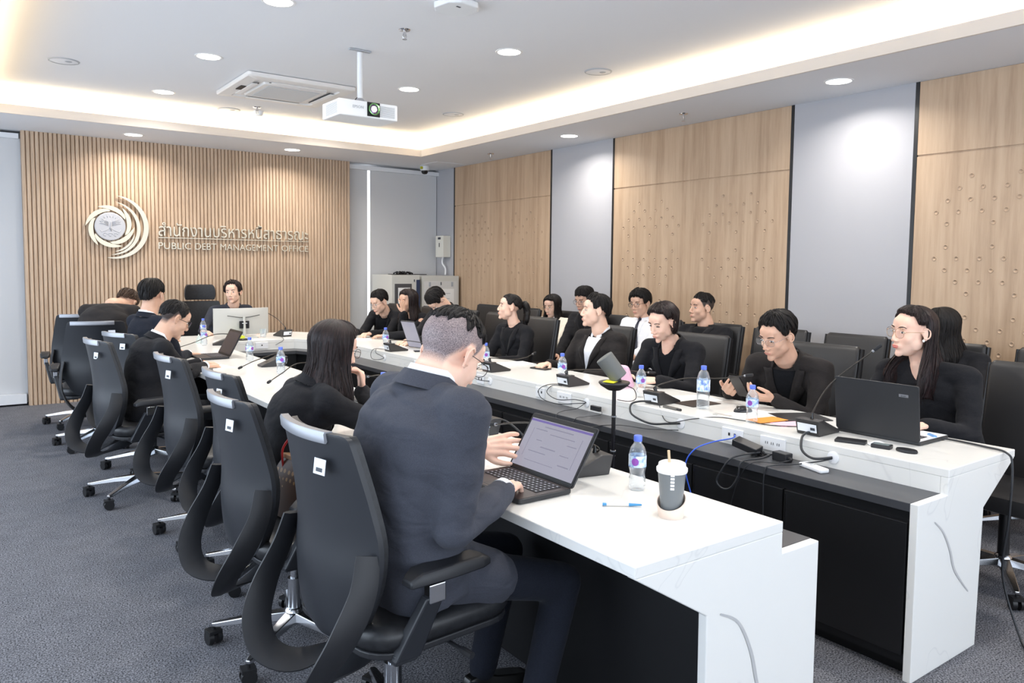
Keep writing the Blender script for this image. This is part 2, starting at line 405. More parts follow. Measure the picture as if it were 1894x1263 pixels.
M_cab=mat('black_cabinet',rgb(20,20,22),.45,spec=.4)
M_gap=mat('seam_black',rgb(6,6,7),.6)
M_chrome=mat('chrome',rgb(215,215,218),.14,metal=1)
M_plate=mat('socket_plate',rgb(238,239,241),.35)
M_dark=mat('dark_hole',rgb(25,25,30),.6)
TZ,TT=.75,.032
XL0,XL1,XR0,XR1,YE=1.33,1.935,2.955,3.53,1.30
YBK,YIN=8.15,7.36
table=thing('conference_table','white stone topped U shaped conference table with black cabinet base','table',((XL0+XR1)/2,5,0))
def tb(m,name,mt,**k):
    """m in world coordinates"""
    o=m.build(name,mt,table,**k); o.location=-table.location; return o
outer=[(XL0,YE),(XL0,7.45),(1.86,YBK),(3.0,YBK),(XR1,7.45),(XR1,YE)]
inner=[(XR0,YE),(XR0,6.95),(2.72,YIN),(2.17,YIN),(XL1,6.95),(XL1,YE)]
poly=outer+inner
m=MB(); m.prism(poly,TZ-TT,TZ)
tb(m,'worktop',M_stone,bevel=.003)
# inner white apron and cable shelf
def offs(x,y): return (x,y)
shin=[(2.735,YE+.03),(2.735,6.98),(2.66,7.16),(2.23,7.16),(2.125,6.98),(2.125,YE+.03)]
m=MB()
P=inner
def seg(m,a,b,z0,z1,t):
    a=V((*a,0)); b=V((*b,0)); d=(b-a).normalized(); n=V((d.y,-d.x,0))*t
    m.add([a+V((0,0,z0)),b+V((0,0,z0)),b+n+V((0,0,z0)),a+n+V((0,0,z0)),a+V((0,0,z1)),b+V((0,0,z1)),b+n+V((0,0,z1)),a+n+V((0,0,z1))],
      [(0,1,2,3),(4,5,6,7),(0,1,5,4),(1,2,6,5),(2,3,7,6),(3,0,4,7)])
for a,b in zip(P[:-1],P[1:]): seg(m,(a[0],max(a[1],YE+.03)),(b[0],max(b[1],YE+.03)),.654,TZ-TT,.02)
tb(m,'apron',M_stone)
m=MB(); 
ringp=[(2.975,YE+.03),(2.975,7.0),(2.74,7.40),(2.15,7.40),(1.915,7.0),(1.915,YE+.03)]
m.prism(shin+ringp[::-1],.622,.654)
tb(m,'cable_shelf',M_shelf,bevel=.002)
# black carcass
m=MB()
for x0,x1,ya,yb in ((2.76,3.20,YE+.03,7.0),(1.64,2.10,YE+.03,7.0)): m.box(((x0+x1)/2,(ya+yb)/2,.335),(x1-x0,yb-ya,.57))
m.prism([(2.76,6.95),(2.68,7.2),(2.21,7.2),(2.10,6.95),(1.64,7.0),(1.75,7.6),(3.1,7.6),(3.2,7.0)],.05,.62)
tb(m,'cabinet_carcass',M_cab)
m=MB(); 
for x0,x1,ya,yb in ((2.80,3.15,YE+.05,7.0),(1.69,2.06,YE+.05,7.0)): m.box(((x0+x1)/2,(ya+yb)/2,.03),(x1-x0,yb-ya,.06))
tb(m,'plinth',M_gap)
# cabinet doors on the inner faces with slim chrome hinge lines
ys=[1.335,1.845,2.325,2.885,3.36,3.84,4.4,4.95,5.5,6.05,6.6,6.95]
for side,x in ((1,2.748),(-1,2.112)):
    for i in range(len(ys)-1):
        m=MB(); m.box((x,(ys[i]+ys[i+1])/2,.335),(.022,ys[i+1]-ys[i]-.008,.49)); d=tb(m,'door',M_cab,bevel=.002)
        h=MB(); h.box((x-side*.013,ys[i+1]-.014,.50),(.004,.003,.13)); hh=h.build('hinge_strip',M_chrome,d)
# stone end panels with stepped outline
def endp(pts,y0,y1,name='end_panel'):
    m=MB(); m.prism([(p[0],p[1]) for p in pts],y0,y1,Matrix(((1,0,0,0),(0,0,1,0),(0,1,0,0),(0,0,0,1))))
    return tb(m,name,M_stone,bevel=.003)
pl=endp([(XL0,.718),(1.606,.553),(1.611,0),(2.122,0),(2.122,.654),(XL1,.654),(XL1,.718)],YE+.0005,YE+.03)
pr_=endp([(XR1,.718),(3.262,.553),(3.245,0),(2.735,0),(2.735,.654),(XR0,.654),(XR0,.718)],YE+.0005,YE+.03)
# grey veins in the end panels
def vein(pts,r0,par):
    m=MB(); q=cat([(p[0],YE-.0012,p[1]) for p in pts],6); k=len(q)
    m.tube(q,[r0*(1-.6*abs(2*i/(k-1)-1)) for i in range(k)],6,flat=.05,up=(0,1,0)); o=m.build('vein',M_vein,par)
vein([(1.66,.545),(1.74,.50),(1.80,.40),(1.84,.28),(1.90,.20),(2.0,.10)],.008,pl)
vein([(2.86,.57),(2.93,.52),(2.99,.44),(3.03,.36),(3.10,.29),(3.16,.24)],.008,pr_)
# socket plates and cable grommets along the apron
def plate_at(y,w,kind,x=XR0,side=-1):
    t=MB(); t.box((x+side*.004,y,.700),(.008,w,.062)); o=tb(t,'socket_plate',M_plate,bevel=.002)
    B=[(-.016,.010,.014),(.016,.010,.014)] if kind=='net' else [(a+b,.0022,.011) for a in (-.03,0,.03) for b in (-.005,.005)]
    for dy,ww,hh in B: MB().box((x+side*.0085,y+dy,.703),(.002,ww,hh)).build('socket_hole',M_dark,o)
for y,w,k in ((3.73,.09,'net'),(3.50,.13,'power'),(2.27,.12,'net'),(2.05,.13,'power'),(4.4,.09,'net'),(5.3,.09,'net')): plate_at(y,w,k)
for y in (1.76,2.59,4.29,5.87,3.3):
    t=MB(); t.lathe([(.026,0),(.026,.004),(.02,.006)],24,Tr(XR0,y,.70)@Ry(radians(-90))); o=tb(t,'cable_grommet',M_plate,smooth='a')
t=MB(); t.box((2.40,YIN-.004,.700),(.12,.008,.062)); o=tb(t,'socket_plate',M_plate,bevel=.002); h=MB(); h.box((2.40,YIN-.0085,.702),(.012,.002,.012)); h.build('socket_hole',M_dark,o)
# ---------------------------------------------------------------- chairs
M_shell=mat('chair_shell',rgb(36,38,43),.42,spec=.5)
M_shelldark=mat('chair_plastic',rgb(28,29,33),.5)
M_leather=mat('chair_leather',rgb(30,31,34),.42,spec=.5)
noisy(M_leather,rgb(26,27,30),rgb(36,37,40),(1,1,1),60,3,.15,coord='Object',bs=260,dist=.001)
M_bleather=mat('boardroom_leather',rgb(38,37,38),.42,spec=.45)

M_silver=mat('silver_trim',rgb(150,152,158),.35,metal=.6)
M_alu=mat('polished_aluminium',rgb(200,202,206),.2,metal=1)
M_rub=mat('caster_black',rgb(22,22,24),.45)
M_stick=mat('sticker_white',rgb(228,232,238),.5)
M_ink=mat('sticker_ink',rgb(60,64,72),.6)
def star_base(t, hub_z=.115, n=5, ang0=0.3, L_=.31, m=None):
    m=m or M_alu
    for k in range(n):
        a=ang0+2*pi*k/n; d=V((cos(a),sin(a),0)); s=V((-sin(a),cos(a),0))
        b=MB(); 
        R=[]
        for u,z,wd,h in ((.03,hub_z,.028,.032),(.15,hub_z-.012,.022,.024),(L_-.015,hub_z-.035,.015,.016),(L_+.005,hub_z-.037,.010,.012)):
            c=d*u+V((0,0,z)); R.append([c+s*wd+V((0,0,-h*.6)),c+s*wd*.8+V((0,0,h*.5)),c-s*wd*.8+V((0,0,h*.5)),c-s*wd+V((0,0,-h*.6))])
        b.rings(R); o=b.build('base_arm',m,t,bevel=.003)
        c=MB(); cc=d*L_; sw=ang0*3+k*1.3; wd=V((cos(sw),sin(sw),0))
        for q in (-1,1):
            c.cyl(cc+wd*(q*.008)+V((0,0,.029)),cc+wd*(q*.026)+V((0,0,.029)),.029,.027,18)
        c.cyl(cc+V((0,0,.03)),cc+V((0,0,hub_z-.045)),.008,n=8)
        fr=wd.cross(V((0,0,1)))
        c.box((0,0,0),(.05,.05,.012),Tr(*(cc+V((0,0,.052))))@Rz(sw))
        c.build('caster',M_rub,t,smooth='a')
    MB().lathe([(.0,hub_z-.03),(.038,hub_z-.03),(.042,hub_z),(.036,hub_z+.022),(.028,hub_z+.03),(.0,hub_z+.03)],20).build('hub',m,t,smooth='a')
def curved_panel(rows, m_=None, thick=.03, nx=15, conc=.0):
    """rows: list of (z, halfwidth, y, curve) ; panel bulging to -y at the centre; curve = forward offset at the edges"""
    b=MB(); R=[]
    for (z,hw,y,cv) in rows:
        ring=[]; 
        for i in range(nx):
            u=-1+2*i/(nx-1); ring.append((u*hw, y+cv*u*u, z))
        back=[(x*1.0,yy-thick*(1-.25*abs(x/hw)),zz) for x,yy,zz in ring[::-1]]
        R.append(ring+back)
    b.rings(R); return b
def lerp_rows(K,n):
    P=cat([(k[0],k[1],k[2]) for k in K],n); Q=cat([(k[3],0,0) for k in K],n)
    return [(a.x,a.y,a.z,q.x) for a,q in zip(P,Q)]
def arm_rest(t, s, hz=.632, pad=(.085,.25), px=.285, lean=.0, y0=-.04):
    a=MB(); top=V((s*px,y0+lean,hz-.04)); bot=V((s*.235,y0-.07,.40))
    R=[]
    for u,wx,wy in ((0,.020,.040),(.35,.018,.036),(.75,.016,.030),(.88,.016,.028)):
        c=bot.lerp(top,u); R.append([c+V((wx*cx_,wy*cy_,0)) for cx_,cy_ in ((-1,-1),(1,-1),(1,1),(-1,1))])
    a.rings(R); a.box((s*.19,y0-.07,.405),(.12,.07,.03)); o=a.build('armrest_post',M_shell,t,bevel=.006,seg=2)
    c=MB(); c.box(tuple(bot.lerp(top,.92)),(.030,.05,.05)); c.build('chrome_collar',M_alu,o,bevel=.003)
    p=MB(); 
    R=[]
    for yy,w_,zz,h in ((-pad[1]/2,.026,-.014,.010),(-pad[1]/2+.03,.040,-.002,.018),(0,.044,0,.020),(pad[1]/2-.03,.040,0,.018),(pad[1]/2,.030,-.004,.010)):
        R.append([(s*px+w_*cx_*.9,y0+.03+yy,hz+zz+h*cz_) for cx_,cz_ in ((-1,-.8),(1,-.8),(1,.4),(.8,1),(-.8,1),(-1,.4))])
    p.rings(R); p.build('arm_pad',M_shelldark,t,bevel=.004,smooth='a')
def task_chair(label, group='black task chairs along the left table wing', cut_sticker=False, arms=True):
    t=thing('office_chair',label,'chair',group=group)
    star_base(t)
    b=MB(); b.cyl((0,0,.13),(0,0,.26),.026,n=18); b.cyl((0,0,.26),(0,0,.40),.016,n=14); b.build('gas_lift',M_alu,t,smooth='a')
    b=MB(); b.rbox((0,-.01,.395),(.20,.26,.05),.03); b.build('tilt_mechanism',M_shelldark,t,bevel=.006)
    l=MB(); l.cyl((.09,.03,.40),(.27,.05,.385),.006,n=8); l.cyl((.27,.05,.385),(.31,.055,.382),.010,n=8); l.build('tilt_lever',M_shelldark,t,smooth='a')
    # seat: padded cushion with waterfall front
    R=[]
    for z,k in ((.418,.86),(.425,.96),(.445,1.0),(.468,1.0),(.482,.96),(.488,.86),(.490,.6)):
        R.append([(x*k,.035+(y)*k,z-(.018 if y>.2 else 0)*max(0,(z-.43)/.06)) for x,y in rrect(.50,.49,.10,6)])
    b=MB(); b.rings(R); b.build('seat',M_leather,t,smooth=True)
    b=MB(); b.prism([(x,y+.035) for x,y in rrect(.49,.48,.10,6)],.405,.424); b.build('seat_pan',M_shelldark,t,bevel=.004)
    # back shell: wide at the lumbar, waisted below, slight S curve
    K=[(.415,.085,-.205,.010),(.44,.145,-.215,.02),(.50,.190,-.225,.035),(.60,.232,-.232,.055),(.70,.236,-.228,.058),(.80,.222,-.236,.05),(.90,.207,-.252,.042),(.965,.196,-.265,.038),(.985,.186,-.270,.036),(.992,.165,-.272,.030)]
    K=[(a,b_,c,d) for a,b_,c,d in K]
    rows=lerp_rows([(z,hw,y,cv) for z,hw,y,cv in K],4)
    b=curved_panel(rows,thick=.020); b.build('back_shell',M_shell,t,smooth='a')
    # front cushion of the back
    rows=lerp_rows([(z,hw*.93,y+.022,cv) for z,hw,y,cv in K[1:-1]],4)
    b=curved_panel(rows,thick=.022); b.build('back_cushion',M_leather,t,smooth='a')
    # silver trim over the top rim
    b=MB(); R=[]
    for i in range(17):
        u=-.90+1.55*i/16; x=u*.19; y=-.272+.033*u*u*1.05
        R.append([(x,y+.004,.995),(x,y-.018,.996),(x,y-.0212,.990),(x,y-.0185,.966),(x,y-.014,.965),(x,y+.002,.985)])
    b.rings(R); b.build('top_trim',M_silver,t,smooth='a')
    # looped back frame: two ribbons sweeping from the shell sides down, back and under the seat
    for s in (-1,1):
        P=cat([(s*.222,-.208,.69),(s*.238,-.232,.60),(s*.236,-.285,.50),(s*.205,-.325,.415),(s*.15,-.325,.345),(s*.085,-.27,.318),(s*.06,-.17,.335),(s*.05,-.06,.38)],6)
        R=[]; k=len(P)
        for i,p in enumerate(P):
            tt=(P[min(i+1,k-1)]-P[max(i-1,0)]).normalized(); u=i/(k-1)
            wv=V((s*.15,1,.25)).normalized(); wv=(wv-tt*wv.dot(tt)).normalized() ; nn=tt.cross(wv)
            wd=.030+.012*sin(pi*u); th=.008
            R.append([p+wv*wd+nn*th*.3,p+wv*wd*.5+nn*th,p-wv*wd*.5+nn*th,p-wv*wd+nn*th*.3,p-wv*wd-nn*th*.3,p-wv*wd*.5-nn*th,p+wv*wd*.5-nn*th,p+wv*wd-nn*th*.3])
        b=MB(); b.rings(R); b.build('back_frame',M_shelldark,t,smooth='a')
    if arms:
        for s in (-1,1): arm_rest(t,s)
    # asset sticker on the rear right corner (as seen from behind)
    M=Tr(.105,-.2795,.905)@Rz(radians(9))@Rx(radians(-7))
    b=MB()
    if cut_sticker: b.prism([(-.021,-.018),(.006,-.018),(.021,-.009),(.021,.02),(-.024,.02)],0,.0012,M@Rx(radians(90)))
    else: b.prism([(-.024,-.02),(.024,-.02),(.024,.02),(-.024,.02)],0,.0012,M@Rx(radians(90)))
    o=b.build('asset_sticker',M_stick,t)
    b=MB(); b.box((0,-.008,.0016),(.026,.010,.0006),M@Rx(radians(90))); b.build('barcode',M_ink,o)
    return t
M_blackframe=mat('chair_frame_black',rgb(24,24,26),.35)
def board_chair(label, group='black leather chairs on the right side'):
    t=thing('boardroom_chair',label,'chair',group=group)
    star_base(t,ang0=.9)
    b=MB(); b.cyl((0,0,.13),(0,0,.40),.025,n=16); b.build('gas_lift',M_blackframe,t,smooth='a')
    R=[]
    for z,k in ((.40,.9),(.41,1.0),(.455,1.0),(.475,.97),(.482,.85),(.484,.5)): R.append([(x*k,.02+y*k,z) for x,y in rrect(.49,.48,.05,5)])
    b=MB(); b.rings(R); b.build('seat',M_bleather,t,smooth='a')
    # backrest slab, gently reclined, flat padded front
    def slab(hw,th,z0,z1,y0,y1,r):
        R=[]
        for u in (0,.02,.05,.3,.6,.95,.98,1.0):
            z=z0+(z1-z0)*u; y=y0+(y1-y0)*u-.02*sin(pi*u)*0; k={0:.90,.02:.96,.98:.975,1.0:.93}.get(u,1); kt={0:.3,.02:.8,.98:.75,1.0:.3}.get(u,1)
            R.append([(x*k,y+yy*kt,z) for x,yy in rrect(2*hw,th,min(r,th/2-.001),4)])
        q=MB(); q.rings(R); return q
    slab(.225,.055,.44,1.03,-.20,-.295,.02).build('backrest',M_bleather,t,smooth='a')
    for s in (-1,1):
        b=MB(); b.tube([(s*.232,-.195,.42),(s*.232,-.245,.72),(s*.231,-.298,1.015)],.012,8,flat=1.5,up=(0,1,0)); b.build('side_rail',M_blackframe,t,smooth='a')
        b=MB(); b.tube(cat([(s*.25,-.20,.62),(s*.27,-.05,.655),(s*.27,.12,.655)],6),.018,8,flat=.6,up=(0,0,1)); b.tube([(s*.26,.02,.645),(s*.255,.02,.43),(s*.2,.02,.41)],.013,8,flat=1.4,up=(0,1,0))
        b.build('armrest',M_blackframe,t,smooth='a')
    return t
# placement: (x,y) of the hub, heading = facing direction (0 = +y)
def put(proto, used, x, y, heading, label):
    h=radians(heading)
    if not used: proto.location=(x,y,0); proto.rotation_euler=(0,0,h); proto['label']=label; return proto
    return dup(proto,(x,y,0),h,label)
TC=task_chair('x'); TCc=None
LEFT=[(1.06,2.05,-86,'black task chair nearest the camera with big white sticker, under the man in grey suit',0,1.045),
(1.05,2.86,-86,'empty black task chair holding the brown patterned handbag',0,1.01),
(1.22,3.62,-86,'empty black task chair half hidden beyond the handbag chair, clipped sticker',1,1),
(1.15,4.30,-84,'empty black task chair beside the man leaning over his papers',0,1.01),
(.95,5.30,-80,'black task chair of the man with dark framed glasses on the left row',1,1.02),
(1.16,6.02,-68,'black task chair of the upright man whose face is turned away',0,1),
(.94,6.98,-8,'black task chair seen square from behind with wide silver top trim, left end',0,1.03),
(.96,7.98,-6,'farthest black task chair by the slatted wall at the left end',0,1.03)]
first=True
for x,y,h,l,c,sc in LEFT:
    if c:
        q=task_chair(l,cut_sticker=True); q.location=(x,y,0); q.rotation_euler=(0,0,radians(h))
    else: q=put(TC,not first,x,y,h,l); first=False
    q.scale=(sc,sc,sc)
BC=board_chair('x')
RIGHT=[(4.0,1.50,88,'black leather chair at the near right edge beside the woman with long hair'),
(4.02,2.64,92,'black leather chair behind the man looking at his phone'),
(3.92,3.50,94,'black leather chair of the woman holding the pink phone pouch'),
(3.90,4.38,92,'black leather chair of the man in black suit and open white collar'),
(4.02,5.44,92,'black leather chair of the woman with the ponytail'),
(4.05,6.12,90,'empty black leather chair behind the grey suit man head'),
(4.05,6.76,90,'black leather chair of the man bowing his head'),
(4.04,7.38,93,'black leather chair of the woman resting her head on her hand'),
(4.02,8.02,106,'black leather chair of the writing man at the far table corner'),
(4.85,2.30,90,'black leather chair by the timber panel behind the woman with long hair'),
(4.85,2.92,90,'empty black leather chair in front of the wide grey fabric panel'),
(4.85,3.52,92,'empty black leather chair by the wall behind the phone reading man'),
(4.86,4.12,91,'black leather wall chair of the man with short cropped hair'),
(4.86,4.75,91,'black leather wall chair of the young man in white shirt and tie'),
(4.86,5.40,92,'black leather wall chair of the half hidden man in glasses'),
(4.86,6.03,92,'black leather wall chair of the woman in white jacket'),
(4.85,6.75,90,'empty black leather wall chair behind the ponytail woman'),
(4.85,7.50,90,'empty low black leather chair beside the equipment cabinets'),
(4.88,1.70,88,'black leather wall chair at the far right edge of the room')]
for i,(x,y,h,l) in enumerate(RIGHT): put(BC,i>0,x,y,h,l)
# chairman's chair with headrest
def head_chair():
    t=thing('executive_chair','tall black chair with separate headrest at the head of the table','chair',(2.25,8.75,0),rot=(0,0,radians(180)))
    star_base(t); b=MB(); b.cyl((0,0,.13),(0,0,.40),.025,n=16); b.build('gas_lift',M_alu,t)
    b=MB(); b.rbox((0,.03,.455),(.50,.48,.07),.08); b.build('seat',M_leather,t,bevel=.02,smooth='a')
    rows=lerp_rows([(.50,.18,-.22,.03),(.70,.235,-.23,.05),(.95,.225,-.26,.05),(1.06,.20,-.275,.045)],4)
    curved_panel(rows,thick=.05).build('back_cushion',M_leather,t,smooth='a',bevel=.004)
    rows=lerp_rows([(1.075,.150,-.265,.03),(1.12,.165,-.262,.035),(1.20,.160,-.262,.035),(1.245,.135,-.268,.03)],3)
    curved_panel(rows,thick=.055).build('headrest',M_leather,t,smooth='a',bevel=.006)
    for s in (-1,1): arm_rest(t,s)
head_chair()
# ---------------------------------------------------------------- people
import numpy as np
def skinmat(name,c,c2):
    m=mat(name,c,.5,spec=.35); noisy(m,c,c2,(1,1,1),14,3,.12,.3,.7,bs=140,dist=.0008)
    bsdf(m).inputs['Subsurface Weight'].default_value=.08; bsdf(m).inputs['Subsurface Radius'].default_value=(.012,.005,.003); return m
M_sk1=skinmat('skin_fair',rgb(232,196,175),rgb(225,184,162))
M_sk2=skinmat('skin_tan',rgb(220,180,156),rgb(210,166,142))
M_sk3=skinmat('skin_pale',rgb(240,203,182),rgb(232,186,164))
def scalpmat(name,base,c,c2,h1,h2):
    m=skinmat(name,c,c2); tc=N(m,'ShaderNodeTexCoord'); n=N(m,'ShaderNodeTexNoise'); n.inputs['Scale'].default_value=420; n.inputs['Detail'].default_value=3; L(m,tc.outputs['Object'],n.inputs['Vector'])
    r=N(m,'ShaderNodeValToRGB'); r.color_ramp.elements[0].position=.3; r.color_ramp.elements[1].position=.72; r.color_ramp.elements[0].color=(*h1,1); r.color_ramp.elements[1].color=(*h2,1); L(m,n.outputs[0],r.inputs[0])
    a=N(m,'ShaderNodeAttribute',attribute_name='scalp'); mx=N(m,'ShaderNodeMixRGB'); old=bsdf(m).inputs['Base Color'].links[0].from_socket
    L(m,a.outputs['Fac'],mx.inputs[0]); L(m,old,mx.inputs[1]); L(m,r.outputs[0],mx.inputs[2]); L(m,mx.outputs[0],bsdf(m).inputs['Base Color']); return m
M_skL1=scalpmat('skin_cropped_hair',None,rgb(240,203,182),rgb(232,186,164),rgb(70,62,68),rgb(176,158,156))
M_skS4=scalpmat('skin_short_sides',None,rgb(220,180,156),rgb(210,166,142),rgb(34,30,30),rgb(84,70,64))
def paint_scalp(me,HM,s):
    nv=len(me.vertices); co=np.empty(nv*3); me.vertices.foreach_get('co',co); co=co.reshape(-1,3)
    Mi=np.array(HM.inverted()); h=(co@Mi[:3,:3].T+Mi[:3,3])/s; y,z=h[:,1],h[:,2]
    zl=np.interp(y,[-.11,-.05,-.035,-.015,.005,.018,.030,.045,.07],[-.062,-.060,-.020,.024,.026,.000,.020,.055,.080])
    f=np.clip((z-zl)/np.where(y<-.03,.035,.014),0,1)*(np.abs(h[:,0])<.12)*(z<.2)*(np.abs(y)<.13)
    at=me.attributes.new('scalp','FLOAT','POINT'); at.data.foreach_set('value',f.astype(np.float32))
M_lip=mat('lips',rgb(196,120,108),.45); M_liprd=mat('lips_red',rgb(200,62,62),.4)
M_eyew=mat('eye_white',rgb(232,228,224),.25); M_iris=mat('iris_dark',rgb(30,20,16),.2); M_brow=mat('eyebrow',rgb(48,36,32),.8)
def cloth(name,c,c2,bump=.35,ns=9,sc=(1,1,1)):
    m=mat(name,c,.88,spec=.12,sheen=.04)
    noisy(m,c,c2,sc,420,2,0,.3,.7)
    tc=N(m,'ShaderNodeTexCoord'); mp=N(m,'ShaderNodeMapping'); mp.inputs['Scale'].default_value=(1,1,1.9); mp.inputs['Rotation'].default_value=(.5,.35,0)
    L(m,tc.outputs['Object'],mp.inputs['Vector'])
    n1=N(m,'ShaderNodeTexNoise'); n1.inputs['Scale'].default_value=ns; n1.inputs['Detail'].default_value=2.5; n1.inputs['Distortion'].default_value=.8; n1.inputs['Roughness'].default_value=.45
    L(m,mp.outputs[0],n1.inputs['Vector'])
    n2=N(m,'ShaderNodeTexNoise'); n2.inputs['Scale'].default_value=420; L(m,tc.outputs['Object'],n2.inputs['Vector'])
    b=N(m,'ShaderNodeBump'); b.inputs['Strength'].default_value=bump; b.inputs['Distance'].default_value=.02; L(m,n1.outputs[0],b.inputs['Height'])
    b2=N(m,'ShaderNodeBump'); b2.inputs['Strength'].default_value=.25; b2.inputs['Distance'].default_value=.0006; L(m,n2.outputs[0],b2.inputs['Height']); L(m,b.outputs[0],b2.inputs['Normal'])
    L(m,b2.outputs[0],bsdf(m).inputs['Normal']); return m
M_suitgrey=cloth('suit_slate',rgb(62,64,72),rgb(72,74,83),.75,6)
M_suitblk=cloth('suit_black',rgb(27,27,30),rgb(38,38,41),.4,8)
M_suitnavy=cloth('suit_dark_navy',rgb(24,27,36),rgb(34,37,46),.4,8)
M_suitwarm=cloth('suit_warm_black',rgb(38,35,35),rgb(48,45,44),.4,8)
M_suitchar=cloth('suit_charcoal',rgb(46,49,58),rgb(58,61,70),.4,8)
M_wshirt=cloth('white_shirt',rgb(238,239,243),rgb(228,230,236),.4,10)
M_cream=cloth('cream_jacket',rgb(232,226,212),rgb(222,214,200),.3,10)
M_tee=cloth('black_tee',rgb(18,19,22),rgb(26,27,31),.3,10)
M_tie=mat('navy_tie',rgb(28,32,52),.5)
M_trou=cloth('trousers_black',rgb(24,24,27),rgb(32,32,36),.3,8)
M_shoe=mat('black_shoe',rgb(18,17,17),.3)
M_btn=mat('button_dark',rgb(20,20,22),.4)
def hairmat(name,c1,c2,rough=.42,lo=.38,hi=.68):
    m=mat(name,c1,rough,spec=.3)
    tc=N(m,'ShaderNodeTexCoord'); mp=N(m,'ShaderNodeMapping'); mp.inputs['Scale'].default_value=(60,2.2,1)
    L(m,tc.outputs['UV'],mp.inputs['Vector'])
    n=N(m,'ShaderNodeTexNoise'); n.inputs['Scale'].default_value=1.4; n.inputs['Detail'].default_value=6; n.inputs['Roughness'].default_value=.65; n.inputs['Distortion'].default_value=.4
    L(m,mp.outputs[0],n.inputs['Vector'])
    r=N(m,'ShaderNodeValToRGB'); r.color_ramp.elements[0].position=lo; r.color_ramp.elements[1].position=hi
    r.color_ramp.elements[0].color=(*c1,1); r.color_ramp.elements[1].color=(*c2,1); L(m,n.outputs[0],r.inputs[0]); L(m,r.outputs[0],bsdf(m).inputs['Base Color'])
    b=N(m,'ShaderNodeBump'); b.inputs['Strength'].default_value=1; b.inputs['Distance'].default_value=.006; L(m,n.outputs[0],b.inputs['Height']); L(m,b.outputs[0],bsdf(m).inputs['Normal'])
    return m
M_hair=hairmat('hair_black',rgb(14,12,12),rgb(34,29,28),.55)
M_hairbr=hairmat('hair_brown_black',rgb(20,15,16),rgb(52,37,36),.33)
M_hairlt=hairmat('hair_soft_brown',rgb(44,30,22),rgb(84,60,44))
def _stub():
    m=mat('stubble_hair',rgb(120,104,104),.7)
    tc=N(m,'ShaderNodeTexCoord'); mp=N(m,'ShaderNodeMapping'); mp.inputs['Scale'].default_value=(1,1,1); L(m,tc.outputs['Object'],mp.inputs['Vector'])
    n=N(m,'ShaderNodeTexNoise'); n.inputs['Scale'].default_value=330; n.inputs['Detail'].default_value=4; L(m,mp.outputs[0],n.inputs['Vector'])
    r=N(m,'ShaderNodeValToRGB'); r.color_ramp.elements[0].position=.25; r.color_ramp.elements[1].position=.75
    r.color_ramp.elements[0].color=(*rgb(92,82,86),1); r.color_ramp.elements[1].color=(*rgb(178,158,154),1); L(m,n.outputs[0],r.inputs[0]); L(m,r.outputs[0],bsdf(m).inputs['Base Color']); return m
M_stub=_stub()
def _fade(m):
    tc=N(m,'ShaderNodeTexCoord'); sp_=N(m,'ShaderNodeSeparateXYZ'); L(m,tc.outputs['UV'],sp_.inputs[0])
    r=N(m,'ShaderNodeValToRGB'); r.color_ramp.elements[0].position=.68; r.color_ramp.elements[0].color=(0,0,0,1); r.color_ramp.elements[1].position=.99; r.color_ramp.elements[1].color=(1,1,1,1)
    L(m,sp_.outputs[1],r.inputs[0]); old=bsdf(m).inputs['Base Color'].links[0].from_socket; mx=N(m,'ShaderNodeMixRGB'); mx.inputs[2].default_value=(*rgb(238,200,180),1)
    L(m,r.outputs[0],mx.inputs[0]); L(m,old,mx.inputs[1]); L(m,mx.outputs[0],bsdf(m).inputs['Base Color'])
_fade(M_stub)
M_stubd=mat('stubble_dark',rgb(70,60,58),.75); noisy(M_stubd,rgb(40,34,33),rgb(110,90,80),(1,1,1),150,3,0,.35,.7)
M_gold=mat('gold_metal',rgb(196,164,120),.25,metal=1); M_gfr=mat('dark_frame',rgb(26,24,26),.3); M_silv=mat('thin_silver_frame',rgb(150,152,158),.25,metal=1)
M_lens=mat('spectacle_lens',(1,1,1),.02,trans=1,alpha=.18)
M_watch=mat('watch_body',rgb(40,44,36),.25); M_pearl=mat('pearl',rgb(240,238,234),.2)
def remesh(mb, voxel, it=3, fac=.5):
    me=mb.mesh('tmp'); o=bpy.data.objects.new('tmp',me); COL.objects.link(o)
    r=o.modifiers.new('r','REMESH'); r.mode='VOXEL'; r.voxel_size=voxel; r.adaptivity=0
    s=o.modifiers.new('s','SMOOTH'); s.factor=fac; s.iterations=it
    dg=bpy.context.evaluated_depsgraph_get(); out=bpy.data.meshes.new_from_object(o.evaluated_get(dg))
    bpy.data.objects.remove(o); bpy.data.meshes.remove(me)
    out.polygons.foreach_set('use_smooth',[True]*len(out.polygons)); return out
